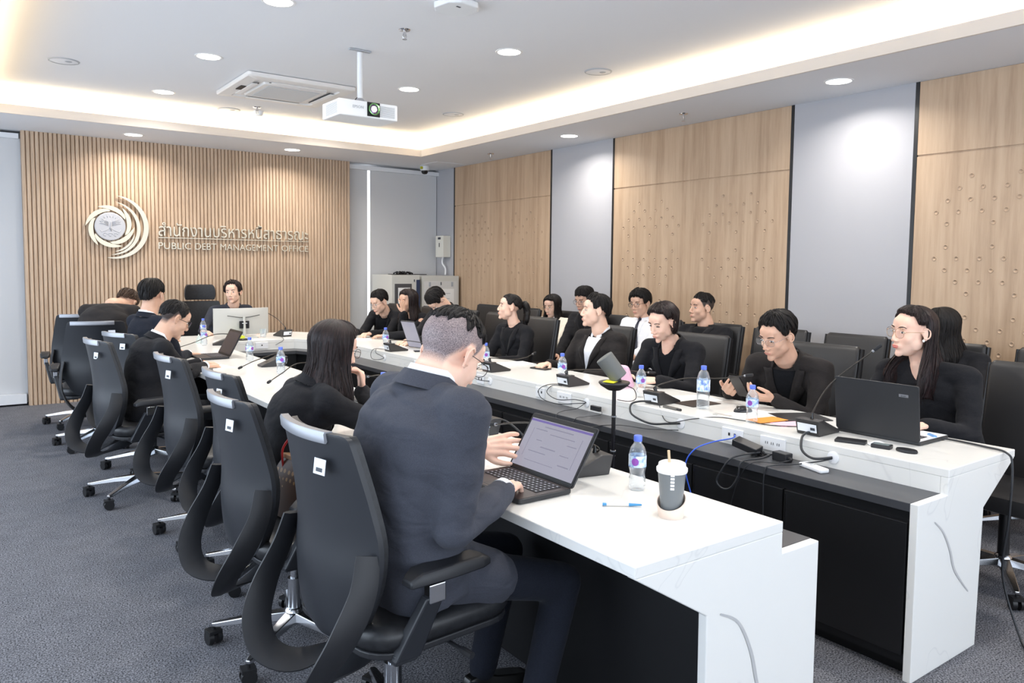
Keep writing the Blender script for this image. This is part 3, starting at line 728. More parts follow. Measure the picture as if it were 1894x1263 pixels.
def relax_face(me,HM,s,it=22):
    nv=len(me.vertices); co=np.empty(nv*3); me.vertices.foreach_get('co',co); co=co.reshape(-1,3)
    Mi=np.array(HM.inverted()); h=(co@Mi[:3,:3].T+Mi[:3,3])/s; x,y,z=np.abs(h[:,0]),h[:,1],h[:,2]
    w=((x<.10)&(y>-.13)&(y<.13)&(z>-.125)&(z<.14)).astype(float)
    w[(x<.021)&(y>.084)&(z>-.050)&(z<.012)]=.16; w[(x<.027)&(y>.074)&(z>-.080)&(z<-.053)]=.15
    w[(x>.068)&(y>-.045)&(y<.035)&(z>-.05)&(z<.035)]=.10; w[(z<-.108)]=.25
    ne=len(me.edges); e=np.empty(ne*2,dtype=np.int64); me.edges.foreach_get('vertices',e); e=e.reshape(-1,2)
    k=(w[e[:,0]]>0)|(w[e[:,1]]>0); e=e[k]
    deg=np.bincount(e.ravel(),minlength=nv).astype(float); deg[deg==0]=1
    for _ in range(it):
        a=np.zeros_like(co)
        for c in range(3): a[:,c]=np.bincount(e[:,0],co[e[:,1],c],nv)+np.bincount(e[:,1],co[e[:,0],c],nv)
        co=co+(a/deg[:,None]-co)*(w*.6)[:,None]*(deg>1)[:,None]
    me.vertices.foreach_set('co',co.ravel()); me.update()
def loft(mb, sec, n=20, M=None):
    """sec: list of (center, xaxis*halfwidth, yaxis*halfdepth, squareness)"""
    R=[]
    for c,a,b,q in sec:
        ring=[]
        for i in range(n):
            t=2*pi*i/n; ct,st=cos(t),sin(t); e=2/q
            ring.append(c+a*(abs(ct)**e*(1 if ct>=0 else -1))+b*(abs(st)**e*(1 if st>=0 else -1)))
        R.append(ring)
    mb.rings(R,M)
def ik(S_,W,l1,l2,pole):
    d=W-S_; D=d.length; mx=(l1+l2)*.985
    if D>mx: k=D/mx; l1*=k; l2*=k
    D=max(D,.08); a=(l1*l1-l2*l2+D*D)/(2*D); h=sqrt(max(1e-6,l1*l1-a*a)); u=d.normalized()
    p=(pole-u*pole.dot(u)).normalized(); return S_+u*a+p*h
def headM(hc,yaw,pitch,roll):
    return Matrix.Translation(hc)@Matrix.Rotation(yaw,4,'Z')@Matrix.Rotation(pitch,4,'X')@Matrix.Rotation(roll,4,'Y')
def head_prims(b,HM,w=1.0,fem=False,s=1.0):
    M=HM@Matrix.Diagonal((s*w,s,s,1))
    b.ell((0,-.014,.036),(.0755,.093,.080),M,20,14)
    b.ell((0,.022,-.012),(.0655,.062,.078),M,18,12)
    b.ell((0,.020,-.034),(.0600 if not fem else .0575,.0665,.080),M,20,14)
    b.ell((0,.026,-.068),(.053 if not fem else .047,.054,.050),M,16,10)
    b.ell((0,.070,-.100),(.024 if not fem else .018,.021,.018),M,12,8)
    for x in (-1,1):
        b.ell((x*.034,.050,-.028),(.026,.030,.030),M,12,8)
        b.ell((x*.050,.014,-.052),(.016,.036,.036),M,10,8)
        b.ell((x*.030,.078,.024),(.024,.010,.008),M,10,6)
        b.ell((x*.0130,.0945,-.038),(.0085,.010,.0075),M,8,6)
    b.ell((0,.060,.045),(.052,.026,.034),M,14,8)
    b.cap((0,.080,.012),(0,.098 if fem else .100,-.029),.0085,.0110,10,M)
    b.ell((0,.099 if fem else .101,-.032),(.0115,.0105,.0098),M,10,8)
    b.ell((0,.072,-.062),(.029,.019,.024),M,12,8)
    b.ell((0,.0900,-.0615),(.0235,.0072,.0050),M,12,6); b.ell((0,.0885,-.0705),(.0195,.0075,.0060),M,12,6)
    for x in (-1,1):
        E=M@Tr(x*.0790,-.008,-.008)@Rz(x*radians(24))@Rx(radians(-8))
        b.ell((0,-.002,.008),(.0062,.0200,.0235),E,14,10); b.ell((0,.003,-.018),(.0058,.010,.012),E,10,8)
def head_details(par,HM,s,w,eye='open',lip=M_lip,brow=M_brow,skinm=None,ears=True):
    M=HM@Matrix.Diagonal((s*w,s,s,1))
    for x in (-1,1):
        C=(x*.0305,.0755,.003)
        e=MB(); e.ell((0,0,0),(.0130,.0060,.0046 if eye=='open' else .0022),M@Tr(*C)@Rz(x*radians(-16)),14,8)
        o=e.build('eye',M_eyew if eye=='open' else M_brow,par,smooth=True)
        if eye=='open':
            i=MB(); i.ell((x*.0305,.0795,.0025),(.0050,.0034,.0048),M,12,8); i.build('iris',M_iris,o,smooth=True)
        l=MB(); l.tube([(M@V((x*(.0305+dx),.0795-abs(dx)*.25-(dx*dx)*9,z))) for dx,z in ((-.0135,.002),(-.007,.0062),(0,.0074),(.007,.0062),(.0135,.001))],.0010*s,6); l.build('eyelash',M_brow,par,smooth=True)
        b=MB(); b.tube([(M@V((x*(.033+dx),.0865-max(0,dx+.005)*.55,.0255+z))) for dx,z in ((-.019,-.001),(-.010,.002),(0,.004),(.010,.003),(.019,-.002))],[.0022*s,.0034*s,.0034*s,.0028*s,.0012*s],6,flat=.6); b.build('eyebrow',brow,par,smooth=True)
    for x in ((-1,1) if ears else ()):
        E=M@Tr(x*.0790,-.008,-.008)@Rz(x*radians(24))@Rx(radians(-8)); q=MB()
        q.tube([E@V((x*.0052,-.002+.0175*cos(a),.007+.0225*sin(a)*(1 if sin(a)>0 else 1.15))) for a in [2*pi*i/22 for i in range(3,20)]],[.0015*s]+[.0034*s]*15+[.0018*s],8); q.build('ear_rim',skinm,par,smooth=True)
    u=MB(); u.ell((0,.0908,-.0622),(.0215,.0064,.0034),M,14,6); u.ell((0,.0898,-.0695),(.0180,.0066,.0042),M,14,6); u.build('lips',lip,par,smooth=True)
def glasses(par,HM,s,w,fm,rx=.026,rz=.021,r=.0012,sq=2.4,lens=True):
    M=HM@Matrix.Diagonal((s*w,s,s,1))
    g=thing0('glasses',par)
    for x in (-1,1):
        ring=[M@V((x*(.0325)+rx*abs(cos(t))**(2/sq)*(1 if cos(t)>=0 else -1),.0985-abs(x*.0325+rx*cos(t))*.10,.000+rz*abs(sin(t))**(2/sq)*(1 if sin(t)>=0 else -1))) for t in [2*pi*i/24 for i in range(24)]]
        b=MB(); b.tube(ring,r,6,closed=True); b.build('rim',fm,g,smooth=True)
        if lens:
            c=MB(); c.add(ring,[tuple(range(24))]); c.build('lens',M_lens,g)
        b=MB(); b.tube([M@V(p) for p in ((x*.058,.0935,.006),(x*.070,.075,.008),(x*.0785,.03,.006),(x*.080,-.008,.004),(x*.079,-.022,-.012))],r*1.05,6); b.build('temple',fm,g,smooth=True)
    b=MB(); b.tube([M@V(p) for p in ((-.0075,.0975,.004),(0,.0995,.007),(.0075,.0975,.004))],r,6); b.build('bridge',fm,g,smooth=True)
def thing0(name,par):
    o=bpy.data.objects.new(name,None); o.empty_display_size=.05; COL.objects.link(o); o.parent=par; return o
def smooth01(x): x=max(0,min(1,x)); return x*x*(3-2*x)
def hair_cap(par,HM,s,w,limit,thick,m,seed=0,amp=.0016,freq=26,name='hair',na=112,ns=30,zig=.04,drape=None,inner=-.006,wave=0,locks=0,lock_r=.0065,lift=.006,du=.38,azr=pi):
    """limit(az)->L : <=1 polar fraction to 90deg, >1 extra drop of (L-1)*0.1 m ; thick(az,u)->m"""
    M=HM@Matrix.Diagonal((s*w,s,s,1)); vs=[]; uvs=[]; fs=[]; rnd=random.Random(seed*7+na)
    c=V((0,-.014,.032)); rx,ry,rz=.0775,.0965,.0815
    def base(az,Lv,off):
        dirx,diry=sin(az),cos(az)
        if Lv<=1:
            ph=Lv*pi/2; return c+V((dirx*(rx+off)*sin(ph),diry*(ry+off)*sin(ph),(rz+off)*cos(ph)))
        d=(Lv-1)*.1
        k=1-.22*smooth01(d/.13) if drape is None else 1
        p=c+V((dirx*(rx*k+off),diry*(ry*k+off),-d))
        if drape: p+=drape(az,d)
        return p
    def lay(inner_):
        for i in range(na):
            az=-pi+2*pi*i/na; Lm=limit(az); zz=zig if Lm>1.3 or zig<.15 else zig*.22; Lm+=zz*noise.noise(V((az*7+seed,seed*3.1,0)))+zz*.5*noise.noise(V((az*23+seed,seed,4)))
            for j in range(ns+1):
                u=j/ns; Lv=Lm*u
                t=thick(az,u)
                if inner_: off=min(inner, t-.003)
                else:
                    st=amp*(noise.noise(V((az*freq+.8*noise.noise(V((az*2,u*2,seed))),u*1.6,seed)))*1.6)*min(1,u*4)
                    off=t*(1-.75*smooth01((u-.86)/.14))+st+wave*noise.noise(V((az*2.4,u*4,seed+9)))
                p=base(az,Lv,off); vs.append(M@p); uvs.append((i/na,u if name!='hair' else u*max(1,Lm/1.2)))
    lay(False); lay(True); K=ns+1; O=na*K
    for i in range(na):
        i2=(i+1)%na
        for j in range(ns):
            fs.append((i*K+j,i*K+j+1,i2*K+j+1,i2*K+j)); fs.append((O+i*K+j,O+i2*K+j,O+i2*K+j+1,O+i*K+j+1))
        fs.append((i*K+ns,O+i*K+ns,O+i2*K+ns,i2*K+ns))
    for q in range(locks):
        a0=rnd.uniform(-azr,azr); u0=rnd.uniform(.02,.72); u1=min(u0+du*rnd.uniform(.7,1.3),1.04); da=rnd.uniform(-.22,.22); P=[]; k=9; lf=lift*rnd.uniform(.3,1)
        for i in range(k):
            tt=i/(k-1); az=a0+da*tt*tt; u=u0+(u1-u0)*tt; Lm=limit(az)
            off=thick(az,min(u,1))*(1-.55*smooth01((u-.86)/.14))+lf*sin(pi*tt)-.002*(1-tt)
            P.append(M@base(az,Lm*u,off))
        cen=M@c; nrm=(P[k//2]-cen).normalized(); tb=MB(); rr=lock_r*rnd.uniform(.6,1.1)
        tb.tube(P,[rr*(.35+.65*sin(pi*min(.5,(i+1)/k)))*(1 if i<k*.55 else max(.06,1-(i-k*.55)/(k*.42))) for i in range(k)],6,flat=.55,up=nrm)
        o_=len(vs); vs+=[V(p) for p in tb.v]; fs+=[tuple(i+o_ for i in f) for f in tb.f]; u_=rnd.random()
        for i in range(len(tb.v)): uvs.append((u_+.01*(i%6),(i//6)/k))
    me=bpy.data.meshes.new(name); me.from_pydata(vs,[],fs); me.update()
    uv=me.uv_layers.new(name='UV')
    for lp in me.loops:
        uv.data[lp.index].uv=uvs[lp.vertex_index]
    return obj(name,me,m,par,smooth=True)
def hand(b,W,D,P_,curl=.5,s=1.0,spread=.12,thumb=.6,side=1,curls=None):
    """palm prims + 4 fingers + thumb. W wrist, D finger direction, P_ palm normal (where the palm faces)"""
    D=D.normalized(); P_=(P_-D*P_.dot(D)).normalized(); A=D.cross(P_)*side   # A towards the thumb side
    pl=.088*s
    K=[]
    for i,(f,ln) in enumerate(((1.5,.9),(.5,1.0),(-.5,.95),(-1.5,.78))):
        k0=W+D*(pl-(.006 if abs(f)>1 else 0))+A*(f*.0195*s)-P_*(.004*(1 if abs(f)<1 else 0)); K.append((k0,f,ln))
    b.cap(W-D*.02,W+D*.03,.022*s,.020*s,12)
    for k0,f,ln in K: b.cap(W+D*.02*s+A*(f*.013*s),k0,.0135*s,.0108*s,10)
    for i,(k0,f,ln) in enumerate(K):
        c=(curls[i] if curls else curl*(1+.12*i)); d=(D+A*(f*spread*.35)).normalized(); p=k0; r=.0098*s
        for l,a,rr in ((.043,.55,.0092),(.027,.85,.0083),(.021,.6,.0074)):
            ang=c*a*1.35; d=(d*cos(ang)+P_*sin(ang)).normalized(); nd=(P_*cos(ang)-d*sin(ang))
            q=p+d*(l*ln*s); b.cap(p,q,r,rr*s,10); p=q; r=rr*s
            P2=P_
    t0=W+D*.022*s+A*.020*s+P_*.006*s; dt=(D*.75+A*.75+P_*.35*thumb).normalized()
    t1=t0+dt*.040*s; b.cap(t0,t1,.0145*s,.0115*s,10); dt=(D*.95+A*.35+P_*.35*thumb).normalized(); t2=t1+dt*.032*s; b.cap(t1,t2,.0112*s,.0098*s,10)
    dt=(D+A*.1+P_*.45*thumb).normalized(); b.cap(t2,t2+dt*.024*s,.0098*s,.0080*s,10)
NP=0
def person(label,hip,heading,head,face,hands,garb,skin=M_sk1,hair=None,s=1.0,w=1.0,fem=False,glass=None,eye='open',lip=M_lip,inner_m=None,shirt=None,
           voxel=.0034,jvox=.010,neckline=0,cuff=None,hip_z=.555,legs=(.50,.09,.0),knee_z=None,nk=(0,0,0),trou=None,scalp=False,ears=True,group=None,bulk=1.0,shoulder=.186,curls=(.5,.5),tie=False,extras=None,lapel=True,elbow=(None,None),fold=1.0,hands_cfg=({},{}),hunch=.05,sleeve=1.0,hem=0,flare=0):
    """hip (x,y) world; heading deg; head (x,y,z) world; face (yaw,pitch,roll) deg, yaw world heading
       hands: ((W,D,P) or None)*2 in world for right, left"""
    root=thing('person',label,'person',(hip[0],hip[1],0),radians(heading),group=group)
    Wm=Matrix.Translation((hip[0],hip[1],0))@Matrix.Rotation(radians(heading),4,'Z'); I=Wm.inverted(); I3=I.to_3x3()
    Hc=I@V(head); HM=headM(Hc,radians(face[0]-heading),radians(face[1]),radians(face[2]))
    Pv=V((0,0,hip_z)); 
    nb=HM@V((0,-.045*s,-.085*s))                      # where the neck enters the skull
    tdir=(nb-Pv).normalized()
    Nk=nb-(tdir*.65+V((0,0,.35))).normalized()*(.066*s)-V((0,.016,0))
    Nk=Nk+V(nk)
    mid=(Pv+Nk)/2+V((0,-hunch,.0)); 
    sp=lambda t: (Pv*(1-t)**2+mid*(2*t*(1-t))*1.0+Nk*t*t)
    spt=lambda t: ((mid-Pv)*(1-t)+(Nk-mid)*t).normalized()
    X=V((1,0,0))
    # shoulder line may twist slightly towards the head yaw
    tw=max(-.25,min(.25,(radians(face[0]-heading))*.12)); Xs=V((cos(tw),sin(tw),0))
    U=spt(.95); Fd=Xs.cross(U)*-1
    Fd=U.cross(Xs); 
    sh=[]
    for sd in (1,-1): sh.append(Nk+Xs*(sd*shoulder*s*w**.5)-U*.052*s+Fd*.012)
    # arms
    arms=[]
    for i,sd in ((0,1),(1,-1)):
        h=hands[i]
        if h is None: h=(Wm@(V((sd*.15,.30,.60))),Wm.to_3x3()@V((0,1,-.2)),V((0,0,-1)))
        W_=I@V(h[0]); D_=(I3@V(h[1])).normalized(); P_=(I3@V(h[2])).normalized()
        pole=V((sd*.45,-.25,-1)) if elbow[i] is None else I3@V(elbow[i])
        E_=ik(sh[i],W_,.285*s,.250*s,pole); arms.append((sh[i],E_,W_,D_,P_))
    # legs
    kl,ks,kd=legs; kn=[]; an=[]
    for sd in (1,-1):
        k=V((sd*(ks+.06),kl*.9,knee_z or hip_z-.03)); kn.append(k); an.append(V((sd*(ks+.05),kl*.9+kd,.09)))
    # ---- body
    b=MB(); head_prims(b,HM,w**.3,fem,s)
    b.cap(HM@V((0,-.022*s,-.045*s)),Nk+U*.01+Fd*.012,(.054 if not fem else .046)*s*w**.4,(.064 if not fem else .052)*s*w**.4,16)
    b.cap(Nk,sp(.6),.055,.085,12); b.cap(sp(.6),Pv,.085,.09,12)
    for i in (0,1):
        A_,E_,W_,D_,P_=arms[i]
        b.cap(Nk-U*.03,A_,.04,.036,10); b.cap(A_,E_,.036,.033,10); b.cap(E_,W_,.036 if sleeve<.9 else .030,.0225*s,12)
        hd=dict(hands_cfg[i]); hand(b,W_,D_,P_,curl=curls[i],s=s*(.9 if fem else 1.0),side=(1 if i==0 else -1),**hd)
        b.cap(Pv+V(((1,-1)[i]*.08,0,0)),kn[i],.06,.045,10); b.cap(kn[i],an[i],.045,.035,10)
    if neckline: b.cap(Nk+Fd*.030,Nk+Fd*.055-U*neckline,.050,.045,12)
    me=remesh(b,voxel,2); relax_face(me,HM,s)
    if scalp: paint_scalp(me,HM,s)
    body=obj('body',me,skin,root)
    head_details(root,HM,s,w**.3,eye,lip,skinm=skin,ears=ears)
    # ---- jacket / top
    j=MB(); bw=w*bulk
    secs=[]
    for t,hw,hd_,dy,q in ((-.10,.165,.125,.010,2.4),(0.02,.172,.128,.008,2.5),(.20,.158,.118,.0,2.5),(.42,.166,.120,.0,2.5),(.62,.180,.124,.0,2.6),(.78,.180,.118,-.002,2.7),(.90,.140,.094,-.004,2.4),(.965,.078,.064,-.004,2.1)):
        c=sp(max(t,0)) if t>=0 else Pv+V((0,0,t*.75)); T_=spt(max(t,0)); F_=T_.cross(Xs if t>.5 else X).normalized(); 
        a=(Xs if t>.5 else X); hw2=hw*(.92 if fem else 1)*(1+flare if t<.1 else 1)
        secs.append((c+F_*dy,a*hw2*bw*s,F_*hd_*bulk*s,q))
    loft(j,secs,24)
    if hem:
        j.ell(tuple(Pv+V((0,.04,-.01))),(.180*bw,.17,.10))
        for sd in (1,-1): j.cap(Pv+V((sd*.085,.02,.0)),(Pv+V((sd*.085,.02,.0))).lerp(kn[0 if sd>0 else 1],.42)+V((sd*.01,0,-.01)),.100*bulk,.084*bulk,14)
    for i in (0,1):
        A_,E_,W_,D_,P_=arms[i]; sd=(1,-1)[i]
        j.cap(Nk-U*.028*s,A_-U*.004,.046*s,.060*s*bulk,14); j.ell(tuple(A_-U*.012),(.060*s*bulk,.060*s*bulk,.058*s*bulk))
        E2=E_; We=E_.lerp(W_,.96 if sleeve>=1 else sleeve)
        j.cap(A_-U*.02,E_,.061*s*bulk,.051*s*bulk,14); j.cap(E_,We,.054*s*bulk,.0405*s*(1 if sleeve>=.9 else 1.2),14)
        # armpit fill
        j.cap(A_-U*.08-Xs*sd*.04,A_.lerp(E_,.25)-Xs*sd*.02,.060*s*bulk,.045*s,10)
    jm=remesh(j,jvox,13,.5)
    # fold displacement
    nv=len(jm.vertices); co=np.empty(nv*3); no=np.empty(nv*3); jm.vertices.foreach_get('co',co); jm.vertices.foreach_get('normal',no)
    co=co.reshape(-1,3); no=no.reshape(-1,3); sd_=len(bpy.data.objects)%97
    dn=np.array([noise.noise(V((x*6+sd_,y*6,z*11)))*.0065+noise.noise(V((x*15+3,y*15+sd_,z*24)))*.0028 for x,y,z in co.tolist()])
    ridge=np.array([(1-abs(noise.noise(V((x*5+z*3,y*5-z*2+sd_,z*9)))))**5 for x,y,z in co.tolist()])*-.0045
    co=co+no*((dn+ridge)*fold)[:,None]; jm.vertices.foreach_set('co',co.ravel()); jm.update()
    gname,gm=garb; jo=obj(gname,jm,gm,root)
    bvh=BVHTree.FromPolygons([v.co for v in jm.vertices],[tuple(p.vertices) for p in jm.polygons])
    def surf(t,u,off=.003,Fsign=1):
        c=sp(t); T_=spt(t); F_=T_.cross(Xs).normalized()*Fsign
        o=c+Xs*u+F_*(.20+.05*w); hit=bvh.ray_cast(o,-F_,.4)
        return (hit[0]+F_*off) if hit[0] else c+Xs*u+F_*(.11+off)
    # ---- opening with shirt, lapels
    if inner_m:
        tb=.40; tt=.945; R=[]; nR=12
        for k_ in range(nR+1):
            u=k_/nR; t=tb+(tt-tb)*u; hw=.006+.064*s*u**1.1
            R.append([surf(t,-hw+2*hw*q/8,.0035) for q in range(9)])
        q=MB(); vs=[p for r in R for p in r]; fs=[(a*9+c_,a*9+c_+1,(a+1)*9+c_+1,(a+1)*9+c_) for a in range(nR) for c_ in range(8)]
        q.add(vs,fs); so=q.build(shirt or 'shirt_front',inner_m,root,smooth=True); sm=so.modifiers.new('t','SOLIDIFY'); sm.thickness=.003; sm.offset=-1
        if lapel:
            for sd in (1,-1):
                q=MB(); R=[]
                for k_ in range(nR+1):
                    u=k_/nR; t=tb+(tt+.012-tb)*u; hw=.006+.066*s*u**1.1; 
                    wl=.008+.060*s*smooth01(u/.72) if u<.74 else (.044+.004*(1-u))*s
                    R.append([surf(t,sd*(hw-.004),.006),surf(t,sd*(hw+wl*.5),.0095),surf(t,sd*(hw+wl),.0045)])
                vs=[p for r in R for p in r]; fs=[(a*3+c_,a*3+c_+1,(a+1)*3+c_+1,(a+1)*3+c_) for a in range(nR) for c_ in range(2)]
                q.add(vs,fs); lo=q.build('lapel',gm,jo,smooth=True); sm=lo.modifiers.new('t','SOLIDIFY'); sm.thickness=.004
            q=MB(); q.ell(tuple(surf(tb-.03,.004,.003)),(.010,.005,.010)); q.build('button',M_btn,jo,smooth=True)
        if tie:
            q=MB(); R=[]
            for k_ in range(10):
                u=k_/9; t=.96-.62*u; hw=(.010+.018*u) ; R.append([surf(t,-hw,.010),surf(t,0,.015),surf(t,hw,.010)])
            vs=[p for r in R for p in r]; q.add(vs,[(a*3+c_,a*3+c_+1,(a+1)*3+c_+1,(a+1)*3+c_) for a in range(9) for c_ in range(2)])
            q.ell(tuple(surf(.955,0,.012)),(.015,.012,.018)); to=q.build('tie',M_tie,root,smooth=True)
    # ---- collars: band around the neck
    def collar(name,m,r,zo,hh,tilt,th=.004,par=root,gap=.5,low=.03):
        q=MB(); R=[]; n=26; c0=Nk+U*zo+Fd*.008
        for i in range(n+1):
            a=-pi/2-pi+gap+ (2*pi-2*gap)*i/n +pi   # opening to the front
            a=pi/2+gap+(2*pi-2*gap)*i/n
            d=Xs*cos(a)+Fd*sin(a); fr=max(0,sin(a))
            p0=c0+d*r[0]-U*(low*fr+.0); p1=c0+d*r[1]+U*(hh-low*1.1*fr)
            R.append([p0,p0+d*th,p1+d*th,p1])
        q.rings(R); o=q.build(name,m,par,smooth='a'); return o
    if cuff or garb[0] in('white_shirt',) or (inner_m is M_wshirt):
        collar('shirt_collar',M_wshirt,(.075*s*w**.4,.060*s*w**.4),-.016,.052*s,0,par=root,gap=.30,low=.040)
    if lapel and inner_m: collar('jacket_collar',gm,(.090*s*w**.4,.069*s*w**.4),-.022,.042*s,0,th=.007,par=jo,gap=.85,low=.03)
    if cuff:
        for i in (0,1):
            A_,E_,W_,D_,P_=arms[i]; d=(W_-E_).normalized(); q=MB(); q.cyl(W_-d*.020,W_+d*.004,.0345*s,.0325*s,20); q.build('shirt_cuff',M_wshirt,root,smooth='a')
    # ---- trousers and shoes
    t=MB(); t.ell(tuple(Pv+V((0,0,-.01))),(.165*bw,.13*bulk,.095))
    for i in (0,1):
        sd=(1,-1)[i]; t.cap(Pv+V((sd*.085,.0,-.005)),kn[i],.080,.062,14); t.cap(kn[i],an[i]+V((0,0,.01)),.060,.050,14)
    tm=remesh(t,.014,3); obj('trousers',tm,trou or M_trou,root)
    for i in (0,1):
        a=an[i]; q=MB(); R=[]
        for yy,w_,h in ((-.075,.025,.05),(-.06,.034,.075),(-.01,.036,.085),(.05,.042,.062),(.12,.046,.048),(.17,.036,.038),(.19,.018,.028)):
            R.append([(a.x+w_*cx_,a.y+yy,(.003+h*cz_)) for cx_,cz_ in ((-1,0),(1,0),(1,.5),(.6,1),(-.6,1),(-1,.5))])
        q.rings(R); q.build('shoe',M_shoe,root,bevel=.004,smooth='a')
    if hair: hair(root,HM,s,w**.3,dict(Nk=Nk,U=U,Fd=Fd,Xs=Xs))
    if glass: glasses(root,HM,s,w**.3,**glass)
    if extras: extras(root,I,dict(HM=HM,arms=arms,surf=surf,Nk=Nk,U=U,Fd=Fd,Xs=Xs,jo=jo))
    return root
# ---- hair styles; az: 0 front, +-pi back
def L_short(front=.66,side=1.16,temple=.98,back=1.75):
    def f(az):
        a=abs(az); K=[(0,front),(.45,front+.0),(.72,front+.05),(1.0,.84),(1.12,side+.02),(1.35,side+.06),(1.60,side-.14),(1.85,side+.12),(2.1,back-.25),(2.6,back),(pi,back)]
        for (x0,y0),(x1,y1) in zip(K[:-1],K[1:]):
            if a<=x1: return y0+(y1-y0)*smooth01((a-x0)/(x1-x0))
        return back
    return f
def hair_short(m=M_hair,front=.66,vol=.012,seed=1,side=1.16,amp=.0022,back=1.75,top=.0,fringe=0,fade=None,zig=.10,sidevol=.30,wave=.004,locks=230,lift=.006,lr=.0042):
    def h(par,HM,s,w,d):
        def th(az,u):
            a=abs(az); f=smooth01(1-a/1.2)
            sv=sidevol
            return .0015+(vol+top*f)*(1-(1-sv)*smooth01((u-.30)/.55))
        L_=L_short(front,side,.98,back)
        hair_cap(par,HM,s,w,L_,th,m,seed,amp,name='hair',zig=zig,wave=wave,locks=locks,lift=lift,lock_r=lr)
        if fade is not None and False:
            hair_cap(par,HM,s,w,L_short(.62,1.14,1.0,1.62),lambda az,u:-.0022,fade,seed+2,.0002,name='cropped_sides',zig=.04,inner=-.008)
    return h
def hair_long(m=M_hair,front=.62,length=.30,vol=.012,seed=1,part=.0,faceopen=.85,backlen=None,fwd=0,amp=.003,curl=0,side_front=True):
    """long straight hair falling over back and shoulders"""
    def h(par,HM,s,w,d):
        R3=HM.to_3x3().inverted(); down=(R3@V((0,0,-1))).normalized()
        def lim(az):
            a=abs(az)
            if a<faceopen: 
                if a<.95: return front+.12*smooth01(a/.95)
                return front+.12+(.95-front-.12)*smooth01((a-.95)/.25)
            bl=(backlen if backlen is not None else length)
            k=smooth01((a-faceopen)/.28); ln=length+(bl-length)*smooth01((a-1.4)/1.0)
            return (front+.2)*(1-k)+(1+ln*10)*k
        def th(az,u): 
            pr=-.006*math.exp(-((az-part)/.12)**2)*(1-smooth01((u-.1)/.6)) if abs(az)<.6 else 0
            return .005+vol*(.6+.4*sin(min(1,u*2)*pi/2))+pr
        def dr(az,d_):
            q=down*d_+V((0,0,d_))      # follow gravity instead of the head axis
            a=abs(az); k=smooth01((d_-.08)/.18)
            back=smooth01((a-1.9)/.8)
            q+=V((sin(az)*.035*k*(1-.3*back),-.055*k*back+fwd*k*(1-back)-.0*k,0))
            q*=1
            sh=1-.16*smooth01((d_)/.10)*(1-k)
            return q+V((sin(az)*.078*(sh-1),0,0))
        hair_cap(par,HM,s,w,lim,th,m,seed,amp,freq=30,name='hair',na=144,ns=44,zig=.22,drape=dr,inner=-.003,wave=curl,locks=150,lock_r=.0048,lift=.003,du=.6)
    return h
def hair_pony(m=M_hair,seed=3,front=.60,bun=True,tail=.20):
    def h(par,HM,s,w,d):
        hair_cap(par,HM,s,w,L_short(front,1.05,.9,1.45),lambda az,u:.006+.004*u*(1 if abs(az)>1.5 else 0),m,seed,.0014,name='hair',zig=.03,locks=70,lift=.002,lock_r=.005)
        M=HM@Matrix.Diagonal((s*w,s,s,1)); R3=HM.to_3x3().inverted(); dn=(R3@V((0,0,-1))).normalized()
        b=MB(); p0=V((0,-.105,.030)); 
        for k in range(14):
            a=2*pi*k/14; off=V((.018*cos(a),0,.016*sin(a)))
            P=[p0+off*.4,p0+V((0,-.035,.004))+off*1.3,p0+V((0,-.055,0))+dn*.05+off*1.9,p0+V((0,-.050,0))+dn*(.11+.02*sin(k*2.1))+off*2.1,p0+V((0,-.035,0))+dn*(tail*.85+.02*cos(k*3))+off*1.6,p0+V((0,-.03,0))+dn*(tail+.02*sin(k*5))+off*.6]
            Q=cat(P,5); n=len(Q)
            Q=[q+V((.006*sin(i*.7+k),.005*cos(i*.8+k*2),0)) for i,q in enumerate(Q)]
            b.tube([M@q for q in Q],[.004+.017*sin(pi*min(1,(i+2)/(n+2))) for i in range(n)],8)
        b.build('ponytail',m,par,smooth=True)
        t=MB(); t.tube([M@(p0+V((.017*cos(a),-.004,.017*sin(a)))) for a in [2*pi*i/16 for i in range(16)]],.005,6,closed=True); t.build('hair_tie',M_btn,par,smooth=True)
    return h
def onto(*p): return V(p)
DN=V((0,0,-1))
# ---------------------------------------------------------------- the cast
def W3(*a): return a
# near man in the grey suit, typing
person('person in slate grey suit seen from behind, cropped hair, typing on the nearest laptop',(1.09,1.99),-92,(1.190,1.935,1.222),(-80,-32,2),
  (((1.325,1.845,.812),(.64,.66,-.10),(0,0,-1)),((1.51,2.27,.83),(.80,-.50,.10),(.35,.75,-.6))),('suit_jacket',M_suitgrey),skin=M_skL1,scalp=True,nk=(0,.03,.050),
  hair=hair_short(M_hair,.56,.008,5,side=.70,back=.74,amp=.003,top=.010,lift=.004,lr=.0036),fold=1.25,s=1.10,w=1.14,glass=dict(fm=M_gfr,rx=.027,rz=.019,r=.0011),inner_m=M_wshirt,shirt='dress_shirt',
  cuff=True,bulk=1.05,shoulder=.186,curls=(.45,.30),voxel=.0036,jvox=.008,elbow=((-1.6,-.7,-.6),(-.2,.6,-1)),hip_z=.60,knee_z=.49,trou=M_suitnavy,hands_cfg=(dict(curls=(.25,.4,.5,.5)),dict(spread=.6,thumb=.3)),hem=1,hunch=.07,legs=(.50,.10,-.10))
